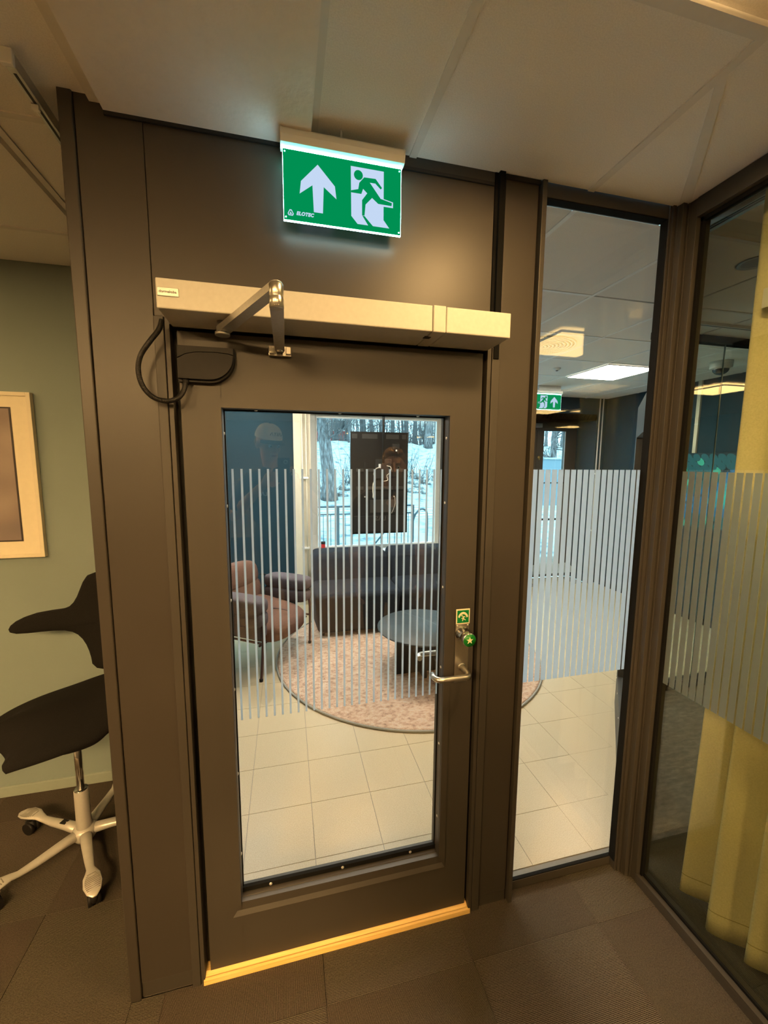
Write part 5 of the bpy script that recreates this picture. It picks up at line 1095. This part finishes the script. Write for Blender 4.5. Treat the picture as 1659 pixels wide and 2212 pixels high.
def person(label, spec):
    P = {k: Vector(v_) for k, v_ in spec['j'].items()}
    t = thing('person', label, 'person', (P['pelvis'].x, P['pelvis'].y, 0))
    hm = Matrix.Translation(P['head']) @ Matrix.Rotation(R(spec['yaw']), 4, 'Z') @ Matrix.Rotation(R(spec.get('nod', 0)), 4, 'X')
    b = MB(); head_mb(b, hm)
    limb(b, [P['neck'] + Vector((0, 0, -0.04)), P['neck'] + Vector((0, 0, 0.03)), P['head'] + Vector((0, -0.01, -0.07))], [0.068, 0.058, 0.056])
    for s in ('l', 'r'):
        limb(b, [P['sh' + s], P['el' + s], P['el' + s].lerp(P['wr' + s], 0.35), P['wr' + s]], [0.050, 0.042, 0.041, 0.0265])
        hs = spec['hand'][s]; hand(b, P['wr' + s], *hs)
    b.blob((P['chest'] + P['pelvis']) / 2, (0.14, 0.09, 0.26), 20, 12)
    limb(b, [P['chest'], P['neck'] + Vector((0, 0, -0.03))], [0.10, 0.07]); limb(b, [P['shl'], P['shr']], [0.05, 0.05])
    for s in ('l', 'r'): limb(b, [P['hip' + s], P['kn' + s], P['an' + s]], [0.080, 0.052, 0.038])
    part('body', fuse(b, 0.0055, 3), 'skin', t)
    for s in (-1, 1):
        e = MB().blob(hm @ Vector((s * 0.031, 0.0735, -0.004)), (0.0125, 0.0125, 0.0125), 14, 10); part('eye', e, 'eyew', t); part('iris', MB().blob(hm @ Vector((s * 0.031, 0.0835, -0.005)), (0.0055, 0.0045, 0.0055), 12, 8), 'iris', t)
        part('eyebrow', MB().tube([hm @ Vector((s * 0.014, 0.0885, 0.016)), hm @ Vector((s * 0.032, 0.084, 0.021)), hm @ Vector((s * 0.048, 0.070, 0.016))], [0.003, 0.0035, 0.002], 8), 'hair', t)
    part('lips', MB().blob(hm @ Vector((0, 0.0865, -0.069)), (0.021, 0.006, 0.007), 14, 8, 2, Matrix.Rotation(R(spec['yaw']), 3, 'Z')), mat('lips', (0.42, 0.16, 0.13), 0.5), t)
    # t-shirt
    sh = MB(); c_, pv = P['chest'], P['pelvis']
    sh.blob(c_ + Vector((0, 0, 0.02)), (0.195, 0.125, 0.20), 28, 16, 2.3); sh.blob(c_.lerp(pv, 0.55), (0.170, 0.118, 0.24), 28, 16, 2.3); sh.blob(pv + Vector((0, 0, 0.02)), (0.172, 0.122, 0.12), 28, 14, 2.6)
    limb(sh, [P['shl'] * 0.8 + P['neck'] * 0.2 + Vector((0, 0, 0.012)), P['neck'] + Vector((0, 0, -0.020)), P['shr'] * 0.8 + P['neck'] * 0.2 + Vector((0, 0, 0.012))], [0.062, 0.070, 0.062])
    for s in ('l', 'r'): limb(sh, [P['sh' + s], P['sh' + s].lerp(P['el' + s], 0.45), P['sh' + s].lerp(P['el' + s], 0.78)], [0.068, 0.064, 0.060])
    part('tshirt', fuse(sh, 0.010, 5), 'shirt', t)
    tr_ = MB(); tr_.blob(pv + Vector((0, 0, -0.02)), (0.165, 0.115, 0.11), 24, 14, 2.6)
    for s in ('l', 'r'): limb(tr_, [P['hip' + s], P['kn' + s], P['an' + s] + Vector((0, 0, 0.02))], [0.095, 0.068, 0.056])
    part('trousers', fuse(tr_, 0.012, 4), 'trousers', t)
    for s in ('l', 'r'):
        a = P['an' + s]; part('shoe', MB().blob((a.x, a.y + 0.075, 0.045), (0.048, 0.145, 0.045), 20, 12, 2.8).box(a.x - 0.05, a.x + 0.05, a.y - 0.07, a.y + 0.215, 0.0, 0.018, 0.008), 'shoe', t)
    return t, hm
G = (12, 20, 15)
j1 = dict(head=(-0.115, -1.56, 1.885), neck=(-0.10, -1.60, 1.70), chest=(-0.07, -1.64, 1.44), pelvis=(-0.06, -1.66, 1.03), shl=(-0.27, -1.61, 1.60), shr=(0.13, -1.63, 1.60), ell=(-0.345, -1.47, 1.40), elr=(0.255, -1.50, 1.385),
          wrl=(-0.150, -1.365, 1.605), wrr=(0.105, -1.372, 1.615), hipl=(-0.15, -1.66, 1.0), hipr=(0.03, -1.66, 1.0), knl=(-0.17, -1.63, 0.54), knr=(0.06, -1.62, 0.54), anl=(-0.18, -1.67, 0.10), anr=(0.08, -1.67, 0.10))
t1, hm1 = person('man in beige cap and charcoal t-shirt photographing with a phone', dict(j=j1, yaw=-34, nod=-14, hand=dict(
    l=((0.42, 0.22, 0.88), (0.9, 0.25, -0.35), -1, ((5, 6, 6), (55, 70, 40), (60, 75, 45), (60, 75, 45)), (0.7, -0.25, 0.5)),
    r=((-0.30, 0.30, 0.90), (-0.95, -0.1, -0.25), 1, ((28, 48, 32), (32, 52, 34), (36, 54, 36), (40, 56, 36)), (-0.62, -0.42, 0.5)))))
cap = MB(); n_ = 36; vs = []
for i in range(11):
    th = R(90 * i / 10)
    for j in range(n_):
        ph = 2 * math.pi * j / n_; rr_ = math.cos(th) ** 0.8 if i < 10 else 0.0
        vs.append(hm1 @ Vector((0.088 * rr_ * math.cos(ph), -0.006 + (0.108 if math.sin(ph) > 0 else 0.104) * rr_ * math.sin(ph), 0.038 + 0.098 * math.sin(th))))
cap.add(vs, [(i * n_ + j, i * n_ + (j + 1) % n_, (i + 1) * n_ + (j + 1) % n_, (i + 1) * n_ + j) for i in range(10) for j in range(n_)], True)
cp = part('cap', cap, 'capm', t1, 'beige baseball cap')
br_ = MB(); vs = []
for zz in (0, -0.004):
    for i in range(5):
        for j in range(13):
            ph = R(20 + 140 * j / 12); r_ = 1 + 0.62 * i / 4 * math.sin(ph) ** 0.7
            x = 0.088 * math.cos(ph) * (1 + 0.02 * i); y = -0.006 + 0.106 * math.sin(ph) * r_
            vs.append(hm1 @ Vector((x, y, 0.040 - 0.014 * (i / 4) - 1.6 * x * x + zz)))
br_.add(vs, [(i * 13 + j, i * 13 + j + 1, (i + 1) * 13 + j + 1, (i + 1) * 13 + j) for i in range(4) for j in range(12)] + [(65 + i * 13 + j, 65 + (i + 1) * 13 + j, 65 + (i + 1) * 13 + j + 1, 65 + i * 13 + j + 1) for i in range(4) for j in range(12)] + [(52 + j, 53 + j, 118 + j, 117 + j) for j in range(12)], True)
part('brim', br_, 'capb', cp, 'black brim'); part('button', MB().blob(hm1 @ Vector((0, -0.006, 0.137)), (0.008, 0.008, 0.004), 12, 6), 'capb', cp)
lt = text_mb('L\u039bST\u039b', 0.030, Matrix.Identity(4), 0.0006, bold=0.0004, spacing=1.1)
lt.v = [tuple(hm1 @ Vector((x, -0.006 + 0.1075 * math.sqrt(max(0.05, 1 - (x / 0.09) ** 2)) * 0.955 + z, 0.078 + y))) for x, y, z in [( -v_[0], v_[1], v_[2]) for v_ in lt.v]]
part('cap_lettering', lt, 'capb', cp)
def chest_text(t, body, x, y, z, size, yaw=0):
    lt = text_mb(body, size, Matrix.Translation((x, y, z)) @ Matrix.Rotation(R(180 + yaw), 4, 'Z') @ Matrix.Rotation(R(90), 4, 'X'), 0.004, bold=0.0006, spacing=1.15)
    part('shirt_lettering', lt, 'white', t)
chest_text(t1, 'L\u039bS', -0.160, -1.532, 1.535, 0.036, 12)
part('nape_hair', MB().blob(hm1 @ Vector((0, -0.045, 0.0)), (0.073, 0.058, 0.055), 20, 12), 'hair', t1)
# phone held at the lens
ph_ = thing('phone', 'dark smartphone held up at eye height by the man in the cap', 'phone', tuple(EYE))
cm = cam.matrix_world.copy()
part('phone_body', MB().box(-0.050, 0.028, -0.132, 0.026, 0.0085, 0.0165, 0.004).xf(cm), 'blackp', ph_)
part('lens_ring', MB().tube([(0.011 * math.cos(R(a)), 0.011 * math.sin(R(a)), 0.0075) for a in range(0, 360, 20)], 0.0012, 6, closed=True).xf(cm), 'steel', ph_)
part('lens', MB().cyl((-0.024, 0.0, 0.0084), 'z', 0.009, -0.002, 20).xf(cm), 'gasl', ph_)
part('screen', MB().box(-0.047, 0.025, -0.129, 0.023, 0.0165, 0.0170).xf(cm), emit('phone_screen', (0.5, 0.45, 0.35), 0.5), ph_)
j2 = dict(head=(0.725, -1.345, 1.735), neck=(0.72, -1.385, 1.555), chest=(0.70, -1.42, 1.30), pelvis=(0.70, -1.44, 0.93), shl=(0.515, -1.41, 1.465), shr=(0.905, -1.41, 1.465), ell=(0.46, -1.44, 1.16), elr=(0.96, -1.44, 1.16),
          wrl=(0.47, -1.36, 0.91), wrr=(0.95, -1.36, 0.91), hipl=(0.61, -1.44, 0.90), hipr=(0.79, -1.44, 0.90), knl=(0.60, -1.42, 0.49), knr=(0.81, -1.42, 0.49), anl=(0.59, -1.46, 0.10), anr=(0.82, -1.46, 0.10))
rel = ((10, 22, 14), (14, 26, 18), (16, 28, 20), (18, 30, 20))
t2, hm2 = person('fair-haired man in black t-shirt standing right of the photographer', dict(j=j2, yaw=14, nod=-4, hand=dict(l=((0.05, 0.15, -1), (1, 0, 0), 1, rel), r=((-0.05, 0.15, -1), (-1, 0, 0), -1, rel))))
hr = MB(); hr.blob((0, -0.020, 0.048), (0.081, 0.096, 0.084), 26, 16); hr.blob((0, 0.030, 0.098), (0.066, 0.062, 0.030), 22, 12); hr.blob((0, -0.055, 0.0), (0.074, 0.052, 0.055), 20, 12)
hr.tube([(-0.05, 0.070, 0.092), (-0.01, 0.084, 0.102), (0.045, 0.074, 0.094)], [0.014, 0.018, 0.014], 10); hr.xf(hm2); part('hair', fuse(hr, 0.006, 3), 'hair', t2)
chest_text(t2, 'L\u039bS', 0.625, -1.302, 1.375, 0.042, 4)
